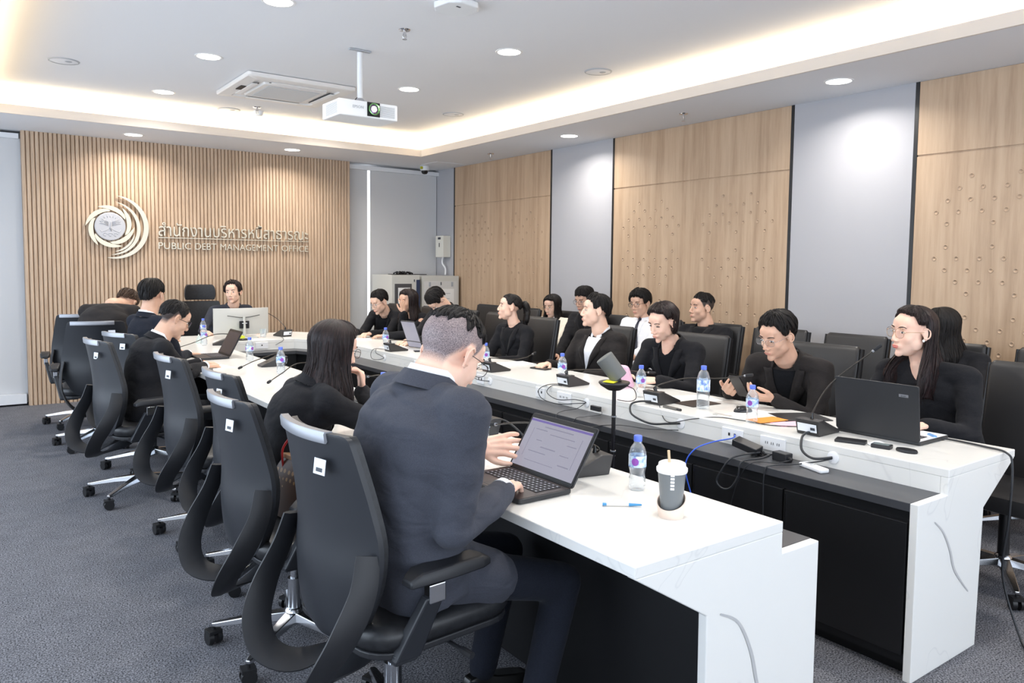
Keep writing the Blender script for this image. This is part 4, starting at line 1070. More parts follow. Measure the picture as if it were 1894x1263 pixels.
# woman with long dark hair, hand at her chin
person('person with long straight dark hair in black blazer, seen from behind, hand at chin',(1.10,3.08),-90,(1.30,3.04,1.125),(-82,-14,0),
  (((1.45,3.10,.93),(-.05,.02,1),(-1,.1,.0)),((1.42,3.35,.78),(.9,-.2,0),(0,0,-1))),('blazer',M_suitblk),skin=M_sk3,hair=hair_long(M_hairbr,.62,.27,.016,2,backlen=.25,faceopen=1.15,fwd=.0),
  fem=True,ears=False,s=.98,glass=dict(fm=M_gfr,rx=.025,rz=.020),inner_m=M_tee,shirt='blouse',curls=(1.1,.3),elbow=((.6,-.7,-.8),None),hunch=.06,jvox=.009)
# left row glasses man leaning over papers
person('person in black suit and dark rimmed glasses bending over papers, left row',(.98,5.28),-88,(1.185,5.38,1.115),(-86,-28,0),
  (((1.40,5.50,.775),(.8,.45,-.1),(0,0,-1)),((1.42,5.70,.775),(.8,-.3,-.1),(0,0,-1))),('suit_jacket',M_suitblk),skin=M_skS4,scalp=True,hair=hair_short(M_hair,.50,.006,7,side=1.0,amp=.0012,back=1.4,lift=.003),
  s=1.0,glass=dict(fm=M_gfr,rx=.024,rz=.020,r=.0018),inner_m=M_wshirt,shirt='dress_shirt',cuff=True,curls=(.35,.4),bulk=1.03,hunch=.07)
person('person in dark suit sitting upright, back of head to the camera, left row',(1.20,6.02),-70,(1.235,6.30,1.235),(-48,-6,0),
  (((1.48,6.30,.775),(.8,.3,-.1),(0,0,-1)),((1.42,6.62,.775),(.8,.1,-.1),(0,0,-1))),('suit_jacket',M_suitnavy),skin=M_sk2,hair=hair_short(M_hair,.66,.016,9,side=1.1,amp=.003,back=1.72),
  inner_m=M_wshirt,shirt='dress_shirt',cuff=True,hunch=.02,bulk=.96)
person('person in black jacket bowed low over the table at the far left end',(.98,7.02),-35,(1.24,7.42,1.125),(-45,-58,0),
  (((1.62,7.55,.775),(.6,.6,-.1),(0,0,-1)),((1.45,7.82,.775),(.8,.2,-.1),(0,0,-1))),('black_jacket',M_suitwarm),skin=M_sk2,hair=hair_short(M_hairlt,.60,.013,11,side=1.15,amp=.003,back=1.65),
  hunch=.16,bulk=1.1,nk=(0,-.10,.06),w=1.08)
# head of the table
person('person in charcoal suit and open black collar speaking at the head of the table',(2.33,8.72),188,(2.465,8.50,1.175),(146,-2,4),
  (((2.05,8.15,.79),(.3,-.9,0),(0,0,-1)),((2.65,8.15,.79),(-.3,-.9,0),(0,0,-1))),('suit_jacket',M_suitchar),skin=M_sk1,hair=hair_short(M_hairbr,.50,.017,13,side=1.28,amp=.004,back=1.8,top=.006,sidevol=.8),
  inner_m=M_tee,shirt='dark_shirt',hunch=.01)
# right row
LPH=((3.45,0,.775),)
person('person with long dark hair, gold glasses and red lips behind the big black laptop',(4.00,1.74),97,(3.80,1.875,1.185),(66,-3,-3),
  (((3.56,1.98,.78),(-1,-.1,0),(0,0,-1)),((3.56,1.68,.78),(-1,.15,0),(0,0,-1))),('blouse',M_suitblk),skin=M_sk3,hair=hair_long(M_hairbr,.50,.33,.010,15,part=.05,faceopen=1.50,backlen=.34,fwd=.085),
  fem=True,s=1.03,glass=dict(fm=M_gold,rx=.026,rz=.023,r=.0009),lip=M_liprd,neckline=.06,
  extras=lambda r,I,d:[ (lambda q:(q.ell((x*.078,.0,-.036),(.006,.006,.007),d['HM']),q.build('earring',M_pearl,r,smooth=True)))(MB()) for x in (-1,1)])
person('person in black blazer and rimless glasses looking down at a phone',(3.95,2.58),100,(3.60,2.50,1.125),(84,-22,-4),
  (((3.50,2.73,.80),(-.80,-.60,.10),(.2,-.45,.8)),((3.48,2.42,.80),(-.75,.55,.10),(.25,.4,.8))),('blazer',M_suitwarm),skin=M_sk2,hair=hair_short(M_hair,.58,.020,17,side=1.12,amp=.0045,back=1.7,top=.008,zig=.08,sidevol=.5),
  s=1.02,glass=dict(fm=M_silv,rx=.027,rz=.018,r=.0008),inner_m=M_tee,shirt='tee_shirt',curls=(.75,.75),hunch=.09,bulk=1.04)
def ex_R3(root,I,d):
    A_,E_,W_,D_,P_=d['arms'][1]; u=(W_-E_).normalized(); q=MB(); q.cyl(W_-u*.035,W_-u*.012,.031,.031,20); o=q.build('watch_strap',M_watch,root,smooth='a')
person('person in black blazer with necklace and half tied dark hair holding a pink pouch',(3.92,3.48),98,(3.70,3.42,1.135),(88,-22,-4),
  (((3.46,3.50,.80),(-.6,-.55,-.1),(0,-.5,-.8)),((3.46,3.22,.80),(-.5,.75,-.05),(.1,.5,-.8))),('blazer',M_suitblk),skin=M_sk3,hair=hair_long(M_hairbr,.50,.10,.015,19,part=.9,faceopen=1.5,backlen=.13,amp=.004,curl=.008),
  fem=True,s=1.0,eye='down',inner_m=M_tee,shirt='camisole',neckline=.07,curls=(.8,.7),extras=ex_R3,hunch=.06)
person('person in black suit with open white collar turned to the left, right row',(3.92,4.30),97,(3.80,4.17,1.165),(60,3,2),
  (((3.52,4.35,.775),(-.9,-.2,0),(0,0,-1)),((3.56,4.0,.73),(-.7,.5,-.3),(0,0,-1))),('suit_jacket',M_suitwarm),skin=M_sk1,hair=hair_short(M_hair,.60,.016,21,side=1.12,amp=.003,back=1.66,top=.006),
  inner_m=M_wshirt,shirt='dress_shirt',hunch=.02,bulk=1.08,w=1.06)
person('person with black ponytail in black blazer looking left and upward',(4.02,5.42),97,(3.93,5.42,1.13),(64,6,0),
  (((3.62,5.45,.70),(-.9,-.2,0),(0,0,-1)),((3.64,5.2,.70),(-.9,.3,0),(0,0,-1))),('blazer',M_suitblk),skin=M_sk3,hair=hair_pony(),fem=True,s=.97,inner_m=M_tee,shirt='tee_shirt',hunch=.03)
person('person bowing a full head of black hair behind the grey suit man',(4.02,6.70),95,(3.78,6.40,1.145),(96,-62,0),
  (((3.42,6.33,.78),(-.8,-.3,0),(0,0,-1)),((3.42,6.15,.78),(-.8,.3,0),(0,0,-1))),('black_jacket',M_suitblk),skin=M_sk1,hair=hair_short(M_hair,.70,.020,25,side=1.15,amp=.004,back=1.6,top=.010),inner_m=M_tee,hunch=.10)
person('person with long dark brown hair shielding the face with one raised hand',(4.02,7.28),97,(3.75,6.93,1.125),(100,-8,0),
  (((3.64,6.82,1.01),(-.05,.10,1),(-.3,1,.1)),((3.48,6.90,.78),(-.7,.5,0),(0,0,-1))),('blazer',M_suitblk),skin=M_sk2,hair=hair_long(M_hairbr,.60,.26,.012,27,part=.3,faceopen=.95,backlen=.26,fwd=.02),fem=True,ears=False,s=.97,inner_m=M_tee,curls=(.12,.4),elbow=(None,(-.4,-.9,-.7)),hands_cfg=(dict(spread=.3),{}),hunch=.06)
person('person in black shirt and round glasses writing at the far right table corner',(3.98,7.92),110,(3.68,7.44,1.092),(104,-24,0),
  (((3.40,7.42,.785),(-.9,-.35,0),(0,0,-1)),((3.44,7.14,.785),(-.8,-.2,0),(0,0,-1))),('black_jacket',M_suitblk),skin=M_sk1,hair=hair_short(M_hair,.62,.016,29,side=1.08,amp=.002,back=1.6,top=.004),glass=dict(fm=M_silv,rx=.024,rz=.022),inner_m=M_tee,curls=(.5,.9),hunch=.10)
# wall row
person('person in cream white jacket with long black hair and glasses, looking down, wall row',(4.86,6.00),97,(4.98,6.12,1.085),(102,-14,0),
  (((4.60,5.92,.68),(-.5,-.6,-.1),(0,-.2,.9)),((4.58,5.75,.66),(-.5,.6,0),(0,.3,.9))),('cream_jacket',M_cream),skin=M_sk1,hair=hair_long(M_hair,.60,.22,.010,31,part=.0,faceopen=.92,backlen=.24,fwd=.02),fem=True,ears=False,s=.97,glass=dict(fm=M_gold,rx=.025,rz=.020,r=.0008),inner_m=M_wshirt,lapel=False,hunch=.0,hip_z=.54)
person('person in dark jacket half hidden behind the white collar man, bowl shaped hair',(4.86,5.40),97,(4.97,5.62,1.165),(98,-14,0),
  (((4.55,5.5,.66),(-.8,-.2,0),(0,0,-1)),((4.55,5.3,.66),(-.8,.2,0),(0,0,-1))),('black_jacket',M_suitblk),skin=M_sk2,hair=hair_short(M_hair,.82,.022,33,side=1.2,amp=.004,back=1.6,top=.008,zig=.08),glass=dict(fm=M_gfr,rx=.025,rz=.020),inner_m=M_tee,hunch=.0)
person('person in white shirt and dark tie with parted black hair and glasses, wall row',(4.90,4.75),97,(4.98,4.88,1.165),(100,-8,3),
  (((4.62,4.86,.68),(-.6,-.5,0),(0,0,-1)),((4.60,4.66,.68),(-.5,.6,0),(0,0,-1))),('white_shirt',M_wshirt),skin=M_sk2,hair=hair_short(M_hair,.72,.022,35,side=1.26,amp=.004,back=1.7,top=.010,zig=.12,sidevol=.8),glass=dict(fm=M_gfr,rx=.025,rz=.018,r=.0016),tie=True,inner_m=M_wshirt,lapel=False,hunch=.0,sleeve=.45)
person('person with short cropped black hair in black jacket sitting against the timber panel',(4.92,4.10),97,(5.03,4.22,1.155),(72,2,0),
  (((4.60,4.12,.68),(-.8,-.3,0),(0,0,-1)),((4.60,3.9,.68),(-.8,.3,0),(0,0,-1))),('black_jacket',M_suitblk),skin=M_skS4,scalp=True,hair=hair_short(M_hair,.60,.010,37,side=.80,amp=.002,back=.90,top=.006),w=1.10,bulk=1.1,inner_m=M_tee,hunch=.0,s=1.02)
person('person with long black hair mostly hidden behind the long haired woman, near right',(4.88,2.25),97,(4.88,2.235,1.135),(62,-14,0),
  (((4.5,2.1,.66),(-.8,-.2,0),(0,0,-1)),((4.5,1.9,.66),(-.8,.2,0),(0,0,-1))),('black_jacket',M_suitblk),skin=M_sk1,hair=hair_long(M_hair,.60,.24,.012,39,faceopen=.75,backlen=.26),fem=True,ears=False,hunch=.0)
# ---------------------------------------------------------------- things on the table
M_pet=bpy.data.materials.new('clear_bottle_plastic'); M_pet.use_nodes=True
def _pet():
    nt=M_pet.node_tree; nt.nodes.clear(); o=nt.nodes.new('ShaderNodeOutputMaterial'); t=nt.nodes.new('ShaderNodeBsdfTransparent'); t.inputs[0].default_value=(.93,.96,.98,1)
    g=nt.nodes.new('ShaderNodeBsdfGlossy'); g.inputs['Roughness'].default_value=.08; g.inputs[0].default_value=(1,1,1,1)
    d=nt.nodes.new('ShaderNodeBsdfDiffuse'); d.inputs[0].default_value=(.85,.9,.95,1)
    l=nt.nodes.new('ShaderNodeLayerWeight'); l.inputs[0].default_value=.35
    m1=nt.nodes.new('ShaderNodeMixShader'); m2=nt.nodes.new('ShaderNodeMixShader'); m2.inputs[0].default_value=.10
    nt.links.new(l.outputs['Facing'],m1.inputs[0]); nt.links.new(t.outputs[0],m1.inputs[1]); nt.links.new(g.outputs[0],m1.inputs[2])
    nt.links.new(m1.outputs[0],m2.inputs[1]); nt.links.new(d.outputs[0],m2.inputs[2]); nt.links.new(m2.outputs[0],o.inputs[0])
_pet()
M_bcap=mat('bottle_cap_blue',rgb(96,122,222),.4)
def _label():
    m=mat('bottle_label',rgb(190,215,238),.35); tc=N(m,'ShaderNodeTexCoord'); n=N(m,'ShaderNodeTexNoise'); n.inputs['Scale'].default_value=55; n.inputs['Detail'].default_value=2; L(m,tc.outputs['Object'],n.inputs['Vector'])
    r=N(m,'ShaderNodeValToRGB'); e=r.color_ramp.elements; e[0].position=.36; e[0].color=(*rgb(120,150,215),1); e[1].position=.62; e[1].color=(*rgb(236,242,248),1)
    x=e.new(.47); x.color=(*rgb(178,208,236),1); L(m,n.outputs[0],r.inputs[0]); L(m,r.outputs[0],bsdf(m).inputs['Base Color']); return m
M_label=_label(); M_purple=mat('label_purple',rgb(150,80,180),.4); M_lblue=mat('label_blue',rgb(84,112,210),.4)
def bottle(tall=False):
    t=thing('water_bottle','x','bottle',group='small plastic water bottles with blue caps')
    if not tall:
        pr_=[(.0,.002),(.024,.0),(.029,.006),(.030,.02),(.0285,.024),(.030,.030),(.0285,.036),(.030,.043),(.0270,.052),(.0265,.066),(.0295,.078),(.031,.085),(.031,.128),(.0295,.138),(.024,.155),(.015,.168),(.0135,.172),(.0135,.180)]; lz=(.086,.127); top=.180; lr=.0315
    else:
        pr_=[(.0,.002),(.028,.0),(.033,.006),(.034,.02),(.0325,.026),(.034,.034),(.0325,.042),(.034,.052),(.0325,.062),(.034,.072),(.0325,.082),(.034,.092),(.034,.155),(.0325,.165),(.024,.192),(.014,.205),(.0135,.212)]; lz=(.095,.155); top=.210; lr=.0346
    MB().lathe(pr_,28,cap=False).build('bottle_body',M_pet,t,smooth='a')
    MB().lathe([(.0145,top-.004),(.0150,top-.002),(.0150,top+.014),(.0135,top+.017),(.0,top+.017)],24,cap=False).build('cap',M_bcap,t,smooth='a')
    o=MB().lathe([(lr,lz[0]),(lr,lz[1])],28,cap=False).build('label_wrap',M_label,t,smooth=True)
    # printed patch on the label facing every side in turn
    for a in (0.3,2.4,4.5):
        b=MB()
        ring=[]; 
        n=7
        if tall: pts=[(-.35,lz[0]+.006),(.35,lz[0]+.006),(.35,lz[1]-.006),(-.35,lz[1]-.006)]
        else: pts=[(.42*cos(q),(lz[0]+lz[1])/2+.014*sin(q)) for q in [2*pi*i/14 for i in range(14)]]
        vs=[((lr+.0006)*cos(a+x),(lr+.0006)*sin(a+x),z) for x,z in pts]; cz=((lr+.0009)*cos(a),(lr+.0009)*sin(a),(lz[0]+lz[1])/2)
        b.add(vs+[cz],[(i,(i+1)%len(vs),len(vs)) for i in range(len(vs))]) if not tall else b.add(vs,[(0,1,2,3)])
        b.build('label_print',M_lblue if tall else M_purple,o)
    return t
BT=bottle(); first=True
BOT=[(1.812,1.77,'water bottle beside the grey coffee cup on the near table end'),(1.73,2.56,'water bottle beyond the raised hand of the man in grey suit'),
(1.785,3.56,'water bottle on the left wing between the long haired woman and the grey suit'),(1.762,5.02,'water bottle on the left wing just left of the long haired woman'),
(1.80,5.80,'water bottle on the left wing behind the black gooseneck microphone'),(1.816,7.15,'water bottle beside a white name card near the head of the table'),
(2.03,8.02,'water bottle standing left of the curved monitor at the head of the table'),(3.10,6.14,'water bottle in front of the writing man at the far right corner'),
(3.10,4.56,'water bottle in front of the ponytail woman'),(3.15,3.76,'water bottle in front of the man with open white collar'),
(3.147,3.06,'water bottle beside the pink pouch on the right wing'),(3.066,2.25,'water bottle between the computer mouse and the microphone, right wing')]
for x,y,l in BOT:
    o=BT if first else dup(BT); o.location=(x,y,TZ); o.rotation_euler=(0,0,x*7+y*3); o['label']=l; o.scale=(.93,.93,.92); first=False
tb_=bottle(True); tb_.location=(3.155,2.62,TZ); tb_.rotation_euler=(0,0,4.0); tb_['label']='taller water bottle with square blue label in front of the phone reader'; tb_['group']='tall water bottle'
del tb_['group']
# microphone units
M_mic=mat('mic_base_plastic',rgb(52,50,50),.38); M_micf=mat('mic_rear_face',rgb(22,22,24),.25); M_goose=mat('gooseneck',rgb(58,54,50),.35,metal=.5); M_foam=mat('mic_foam',rgb(30,31,34),.8)
def mic(x,y,head,label,goose=None,sc=1.0,ring=True,cablend=None):
    """local +y towards the speaker; rear face at y=-.08"""
    t=thing('desk_microphone',label,'microphone',(x,y,TZ),radians(head),group='table microphones with gooseneck')
    b=MB(); w2,w1=.056,.046
    b.add([(-w2,-.07,0),(w2,-.07,0),(w1,.10,0),(-w1,.10,0),(-w2-.004,-.085,.070),(w2+.004,-.085,.070),(w1+.002,.103,.012),(-w1-.002,.103,.012),(w2,-.045,.072),(-w2,-.045,.072)],
      [(3,2,1,0),(0,1,5,4),(1,2,6,8,5),(2,3,7,6),(3,0,4,9,7),(4,5,8,9),(9,8,6,7)])
    b.build('base',M_mic,t,bevel=.003)
    M=Matrix(((1,0,0,0),(0,.21,.978,-.0785),(0,.978,-.21,.036),(0,0,0,1)))
    f=MB(); f.box((0,-.0790,.036),(.108,.0012,.060)); 
    o=MB(); o.add([(-.046,-.0792,.016),(.046,-.0792,.016),(.046,-.0868,.052),(-.046,-.0868,.052)],[(0,1,2,3)]); oo=o.build('name_plate',M_stick,t); sm=oo.modifiers.new('s','SOLIDIFY'); sm.thickness=.002
    q=MB(); q.add([(.018,-.0835,.026),(.040,-.0835,.026),(.040,-.0862,.038),(.018,-.0862,.038)],[(0,1,2,3)]); q.build('plate_print',M_ink,oo); 
    if ring:
        r=MB(); r.lathe([(.015,0),(.017,.0012),(.013,.0015)],20,Tr(0,.045,.036)@Rx(radians(-21))); r.build('talk_button',M_goose,t,smooth='a')
        d=MB(); d.box((.030,-.03,.0675),(.03,.018,.003),None); d.build('display',M_micf,t)
    I=(Matrix.Translation((x,y,TZ))@Rz(radians(head))).inverted()
    if goose:
        P=[I@V(p) for p in goose]; Q=cat([V((0,-.045,.068)),V((0,-.045,.095))]+P,8)
        g=MB(); g.tube(Q,.0034,8); gg=g.build('gooseneck',M_goose,t,smooth=True)
        g=MB(); g.cyl((0,-.045,.066),(0,-.045,.095),.009,.005,12); g.build('neck_socket',M_micf,t,smooth='a')
        d=(P[-1]-P[-2]).normalized(); g=MB(); g.cyl(P[-1],P[-1]+d*.012,.0062,n=12); g.build('mic_collar',M_silver,t,smooth='a')
        g=MB(); g.cap(P[-1]+d*.014,P[-1]+d*.042,.0085,.0085,12); g.build('mic_head',M_foam,t,smooth=True)
    return t
# right wing units face the apron: heading -90 means speaker side towards +x
RW=[(3.12,1.94,-90,'desk microphone beside the big black laptop, neck leaning up and right',[(3.20,1.93,.97),(3.30,1.80,1.12)]),
(3.10,2.86,-90,'desk microphone by the tall bottle, neck bent flat to the right',[(3.20,2.79,.885),(3.28,2.62,.90),(3.33,2.50,.925)]),
(3.10,3.60,-90,'desk microphone in front of the white collar man, flat neck',[(3.25,3.58,.84),(3.36,3.42,.845),(3.45,3.30,.84)]),
(3.06,4.38,-90,'desk microphone in front of the ponytail woman',[(3.22,4.4,.82),(3.36,4.42,.825),(3.44,4.45,.84)]),
(3.06,5.88,-92,'desk microphone in front of the writing man papers, round cable loop beside',[(3.2,5.85,.83),(3.35,5.6,.80)])]
for a in RW: mic(a[0],a[1],a[2],a[3],a[4])
LW=[(1.80,2.02,82,'nearest desk microphone behind the open laptop, sloped grey top',[(1.74,2.22,.90),(1.72,2.45,.86)]),
(1.84,2.76,90,'desk microphone behind the bottle near the raised hand',[(1.72,2.95,.84),(1.66,3.1,.81)]),
(1.83,3.78,90,'desk microphone between the grey suit shoulder and the long haired woman',[(1.95,3.92,.86),(1.96,4.1,.83)]),
(1.86,4.72,90,'desk microphone with black foam head stretched to the lower left',[(1.74,4.66,.86),(1.60,4.55,.82),(1.50,4.44,.80)]),
(1.86,5.45,90,'desk microphone standing right of a bottle on the left wing, thin low neck',[(1.78,5.36,.83),(1.66,5.25,.82),(1.55,5.15,.80)]),
(1.98,7.10,75,'desk microphone near the folded laptop with neck over the table to the left',[(1.85,6.95,.86),(1.62,6.72,.82),(1.45,6.55,.80)])]
for a in LW: mic(a[0],a[1],a[2],a[3],a[4])
mic(2.72,7.68,15,'desk microphone right of the curved monitor with red lit ring',[(2.70,7.78,.92),(2.62,7.86,.98),(2.52,7.92,1.0)])
# ---- laptops
M_lap=mat('laptop_shell',rgb(38,39,42),.45); M_lapd=mat('laptop_deck',rgb(52,44,44),.4); M_bez=mat('screen_bezel',rgb(14,14,16),.3); M_key=mat('keycap',rgb(30,31,38),.5)
M_keyc=mat('key_legend',rgb(170,172,185),.5)
def screenmat():
    m=mat('screen_document',rgb(20,20,24),.25,emit=rgb(168,166,182),es=.75); return m
M_scr=screenmat(); M_scrb=mat('screen_bar',rgb(20,20,30),.3,emit=rgb(112,96,170),es=.75); M_scrt=mat('screen_text',rgb(20,20,24),.3,emit=rgb(144,142,162),es=.7)
M_off=mat('screen_off',rgb(26,32,50),.18,spec=.6)
def laptop(label,x,y,head,w,d,ang,h,on=True,shell=M_lap,badge=False,deck=M_lapd,red=0):
    """hinge centre at (x,y); local -y = towards user, screen at +y"""
    t=thing('laptop',label,'laptop',(x,y,TZ),radians(head))
    b=MB(); b.rbox((0,-d/2,.010),(w,d,.014),.012); b.build('keyboard_base',shell,t,bevel=.002)
    b=MB(); b.box((0,-d/2,.0174),(w-.012,d-.012,.0008)); dk=b.build('deck',deck,t)
    for r in range(6):
        for c in range(14):
            kw=(w-.06)/14; q=MB(); q.box((-w/2+.03+kw*(c+.5),-.030-.0175*r,.0188),(kw*.84,.0145,.0022)); 
            if r*14+c<84: q.build('key',M_key,t)
    q=MB()
    for r in range(6):
        for c in range(14): q.box((-w/2+.03+(w-.06)/14*(c+.5),-.030-.0175*r,.0201),((w-.06)/14*.3,.005,.0004))
    tag(q.build('key_legends',M_keyc,t),None,kind='stuff')
    q=MB(); q.box((0,-d+.045,.0180),(w*.3,.055,.0006)); q.build('trackpad',M_lap,t)
    A=Tr(0,.0,.018)@Rx(radians(90-ang) * -1) if False else Tr(0,0,.016)@Rx(-radians(ang-90))
    b=MB(); b.prism(rrect(w,h,.010,4,0,h/2),-.004,.003,A@Rx(radians(90))); lid=b.build('screen_lid',shell,t,bevel=.0015)
    b=MB(); b.prism(rrect(w-.006,h-.008,.006,3,0,h/2+.001),.0032,.0042,A@Rx(radians(90))); b.build('bezel',M_bez,t)
    z0=.0044
    B=A@Rx(radians(90))
    b=MB(); b.prism(rrect(w-.022,h-.034,.001,1,0,h/2-.002),z0,z0+.0004,B); s=b.build('display',M_scr if on else M_off,t)
    if on:
        b=MB(); b.box((0,h-.026,z0+.0006),(w-.022,.008,.0003),B); b.build('window_bar',M_scrb,s)
        b=MB()
        for (u,v,uw,vh) in ((.0,.80,.5,.004),(-.28,.74,.2,.003),(.1,.70,.42,.003),(.30,.60,.16,.003),(-.25,.56,.1,.003),(-.05,.46,.26,.004),(.25,.42,.15,.003),(-.2,.36,.3,.003),(.3,.26,.18,.004),(-.1,.2,.5,.002),(-.42,.5,.004,.09),(.42,.5,.004,.09)):
            b.box((u*(w-.04),v*h,z0+.0006),(uw*(w-.04) if uw>.01 else .002,vh if vh<.05 else vh*1.2,.0003),B)
        b.build('document_lines',M_scrt,s)
    if badge:
        b=MB(); b.box((w*.33*-1,h*.80,-.0046),(.040,.012,.0012),B); bo=b.build('badge',M_silver,lid,bevel=.0004)
        te=text('acer','badge_text',M_ink,bo,.011,(0,0,0),extrude=.0003,sx=1.2); te.matrix_local=B@Tr(-w*.33,h*.80,-.0056)@Ry(radians(180))
    return t
laptop('open black laptop showing a document in front of the man in grey suit',1.600,2.025,-90,.35,.215,122,.215)
laptop('large black laptop seen from behind in front of the woman with red lips',3.245,1.735,90,.375,.255,97,.240,on=True,badge=True,deck=M_plate)
laptop('slim dark laptop with tilted blue black screen on the left wing',1.72,6.19,-90,.32,.22,118,.215,on=False)
# tablet standing in the bowing person's hands
t=thing('tablet','black backed tablet held up in front of the bowing person','tablet',(3.33,6.0,TZ),radians(100))
A=Rx(radians(-70)); b=MB(); b.prism(rrect(.20,.26,.012,4,0,.13),-.004,.004,Tr(0,0,.004)@Rx(radians(68))); b.build('tablet_back',M_lap,t,bevel=.0015)
b=MB(); b.prism(rrect(.185,.245,.004,3,0,.13),-.0052,-.0042,Tr(0,0,.004)@Rx(radians(68))); b.build('display',M_scr,t)
# curved monitor seen from behind
M_mon=mat('monitor_back_silver',rgb(196,196,192),.45)
t=thing('monitor','curved silver monitor seen from behind at the head of the table','monitor',(2.335,7.74,TZ),radians(182))
R=[]
for j in range(9):
    v=j/8; z=.030+.262*v; ring=[]
    for i in range(17):
        u=-1+2*i/16; ring.append((u*.272,.045*u*u,z))
    ring+= [(x,y_-.014-.022*(1-abs(x/.272)**2)*(1-abs(2*v-1)**3),z) for x,y_,z in ring[::-1]]
    R.append(ring)
b=MB(); b.rings(R,Matrix.Rotation(radians(180),4,'Z')); b.build('monitor_case',M_mon,t,smooth='a')
b=MB(); b.rbox((0,.050,.13),(.095,.02,.075),.006,None); b.build('rear_bracket',M_micf,t,bevel=.004)
b=MB(); b.box((0,.0615,.145),(.05,.001,.006)); b.build('bracket_mark',M_stick,t)
for s in (-1,1):
    b=MB(); b.tube([(0,.045,.20),(s*.06,.046,.205),(s*.16,.035,.222)],.0035,6); b.build('cable_clip_arm',M_bez,t)
b=MB(); b.cyl((0,.055,.0),(0,.048,.21),.016,.014,14); b.build('stand_neck',M_mon,t,smooth='a')
b=MB(); b.rbox((0,.03,.006),(.24,.20,.012),.03); b.build('stand_foot',M_mon,t,bevel=.003)
# ---- coffee cup with paper sleeve
M_cup=mat('cup_grey',rgb(118,122,124),.3,alpha=1); M_lid=mat('lid_white',rgb(242,240,238),.35); M_straw=mat('paper_straw',rgb(222,196,158),.7); M_sleeve=mat('paper_sleeve',rgb(238,218,202),.8)
t=thing('coffee_cup','grey plastic coffee cup with white lid and straw in a paper holder','cup',(1.697,1.517,TZ))
MB().lathe([(.0,.004),(.028,.004),(.030,.010),(.041,.136),(.042,.140)],36,cap=False).build('cup_body',M_cup,t,smooth='a')
MB().lathe([(.044,.134),(.0455,.138),(.0455,.146),(.041,.150),(.039,.160),(.034,.163),(.0,.163)],36,cap=False).build('lid',M_lid,t,smooth='a')
MB().cyl((-.004,0,.10),(-.012,.004,.198),.004,n=10).build('straw',M_straw,t,smooth='a')
R=[]; 
for i in range(36):
    a=2*pi*i/36; hz=.050+.022*cos(a-.4); ri,ro=.034,.036
    R.append([(ri*cos(a),ri*sin(a),.0),(ro*cos(a),ro*sin(a),.0),(ro*cos(a)*1.18,ro*sin(a)*1.18,hz),(ri*cos(a)*1.18,ri*sin(a)*1.18,hz)])
b=MB(); b.rings(R,closed=True); b.build('paper_holder',M_sleeve,t,smooth='a')
for k in range(5):
    a=radians(225); rr=.0385+.0012*k*.7; z=.092+.010*k; b=MB(); b.box((0,0,0),(.0115,.0008,.0068),Matrix.Translation((cos(a)*(.030+.011*(z-.01)/.126+.0006),sin(a)*(.030+.011*(z-.01)/.126+.0006),z))@Rz(a+pi/2)); b.build('cup_mark',M_lid,t,bevel=.002)
# ---- pen, papers, phones, mouse
M_penb=mat('pen_blue',rgb(70,150,205),.3); M_paper=mat('paper_white',rgb(240,240,238),.7); M_orange=mat('paper_orange',rgb(236,150,60),.7); M_pinkp=mat('paper_pink',rgb(238,190,205),.7)
t=thing('pen','short light blue pen lying on the near table end','pen',(1.645,1.665,TZ+.006),radians(-38))
MB().cyl((-.05,0,0),(.02,0,0),.0045,n=12).build('pen_barrel',M_lid,t,smooth='a'); MB().cap((.02,0,0),(.055,0,0),.0052,.003,12).build('pen_cap',M_penb,t,smooth=True); MB().cyl((-.062,0,0),(-.045,0,0),.005,.004,12).build('pen_end',M_penb,t,smooth='a')
def sheet(name,label,cat,x,y,w,d,rz,m,th=.0012,z=TZ,group=None):
    o=MB().box((0,0,th/2),(w,d,th)).build(name,m); o.location=(x,y,z+.0004); o.rotation_euler=(0,0,radians(rz)); return tag(o,label,cat,group)
sheet('paper_sheet','white paper stack under the hands of the left row glasses man','paper',1.47,5.62,.21,.297,12,M_paper,.004)
sheet('paper_sheet','white printed page beside the near laptop under the raised hand','paper',1.50,2.36,.21,.29,-8,M_paper,.003)
sheet('note_pad','small orange sticky pad beside the near laptop','note pad',1.415,2.245,.075,.075,10,M_orange,.006)
sheet('paper_sheet','white sheet with dark picture lying in front of the pink pouch woman','paper',3.33,2.86,.21,.297,70,M_paper,.002)
sheet('brochure','dark brown brochure left of the tall bottle','brochure',3.25,2.74,.15,.21,86,mat('brochure_dark',rgb(58,48,46),.4),.004)
sheet('paper_sheet','white papers under the phone reader hands with orange corner','paper',3.22,2.36,.21,.297,95,M_paper,.003)
sheet('brochure','orange leaflet under the short bottle on the right wing','brochure',3.17,2.24,.10,.18,80,M_orange,.002,z=TZ+.003)
sheet('brochure','pink leaflet left of the desk microphone near the big laptop','brochure',3.20,2.12,.10,.18,70,M_pinkp,.002)
sheet('brochure','black folder behind the short bottle on the right wing','brochure',3.38,2.20,.20,.24,60,M_lap,.004)
sheet('paper_sheet','blank notebook page in front of the ponytail woman','paper',3.40,4.62,.21,.28,85,M_paper,.005)
sheet('paper_sheet','white papers under the writing man hand','paper',3.20,6.98,.21,.297,70,M_paper,.003)
sheet('paper_sheet','white paper sheets beside the far right microphone','paper',3.18,6.15,.15,.21,88,M_paper,.002)
sheet('paper_sheet','folded paper at the edge beside the upright man','paper',1.46,6.75,.15,.21,40,M_paper,.002)
M_ph=mat('phone_black',rgb(28,27,30),.2)
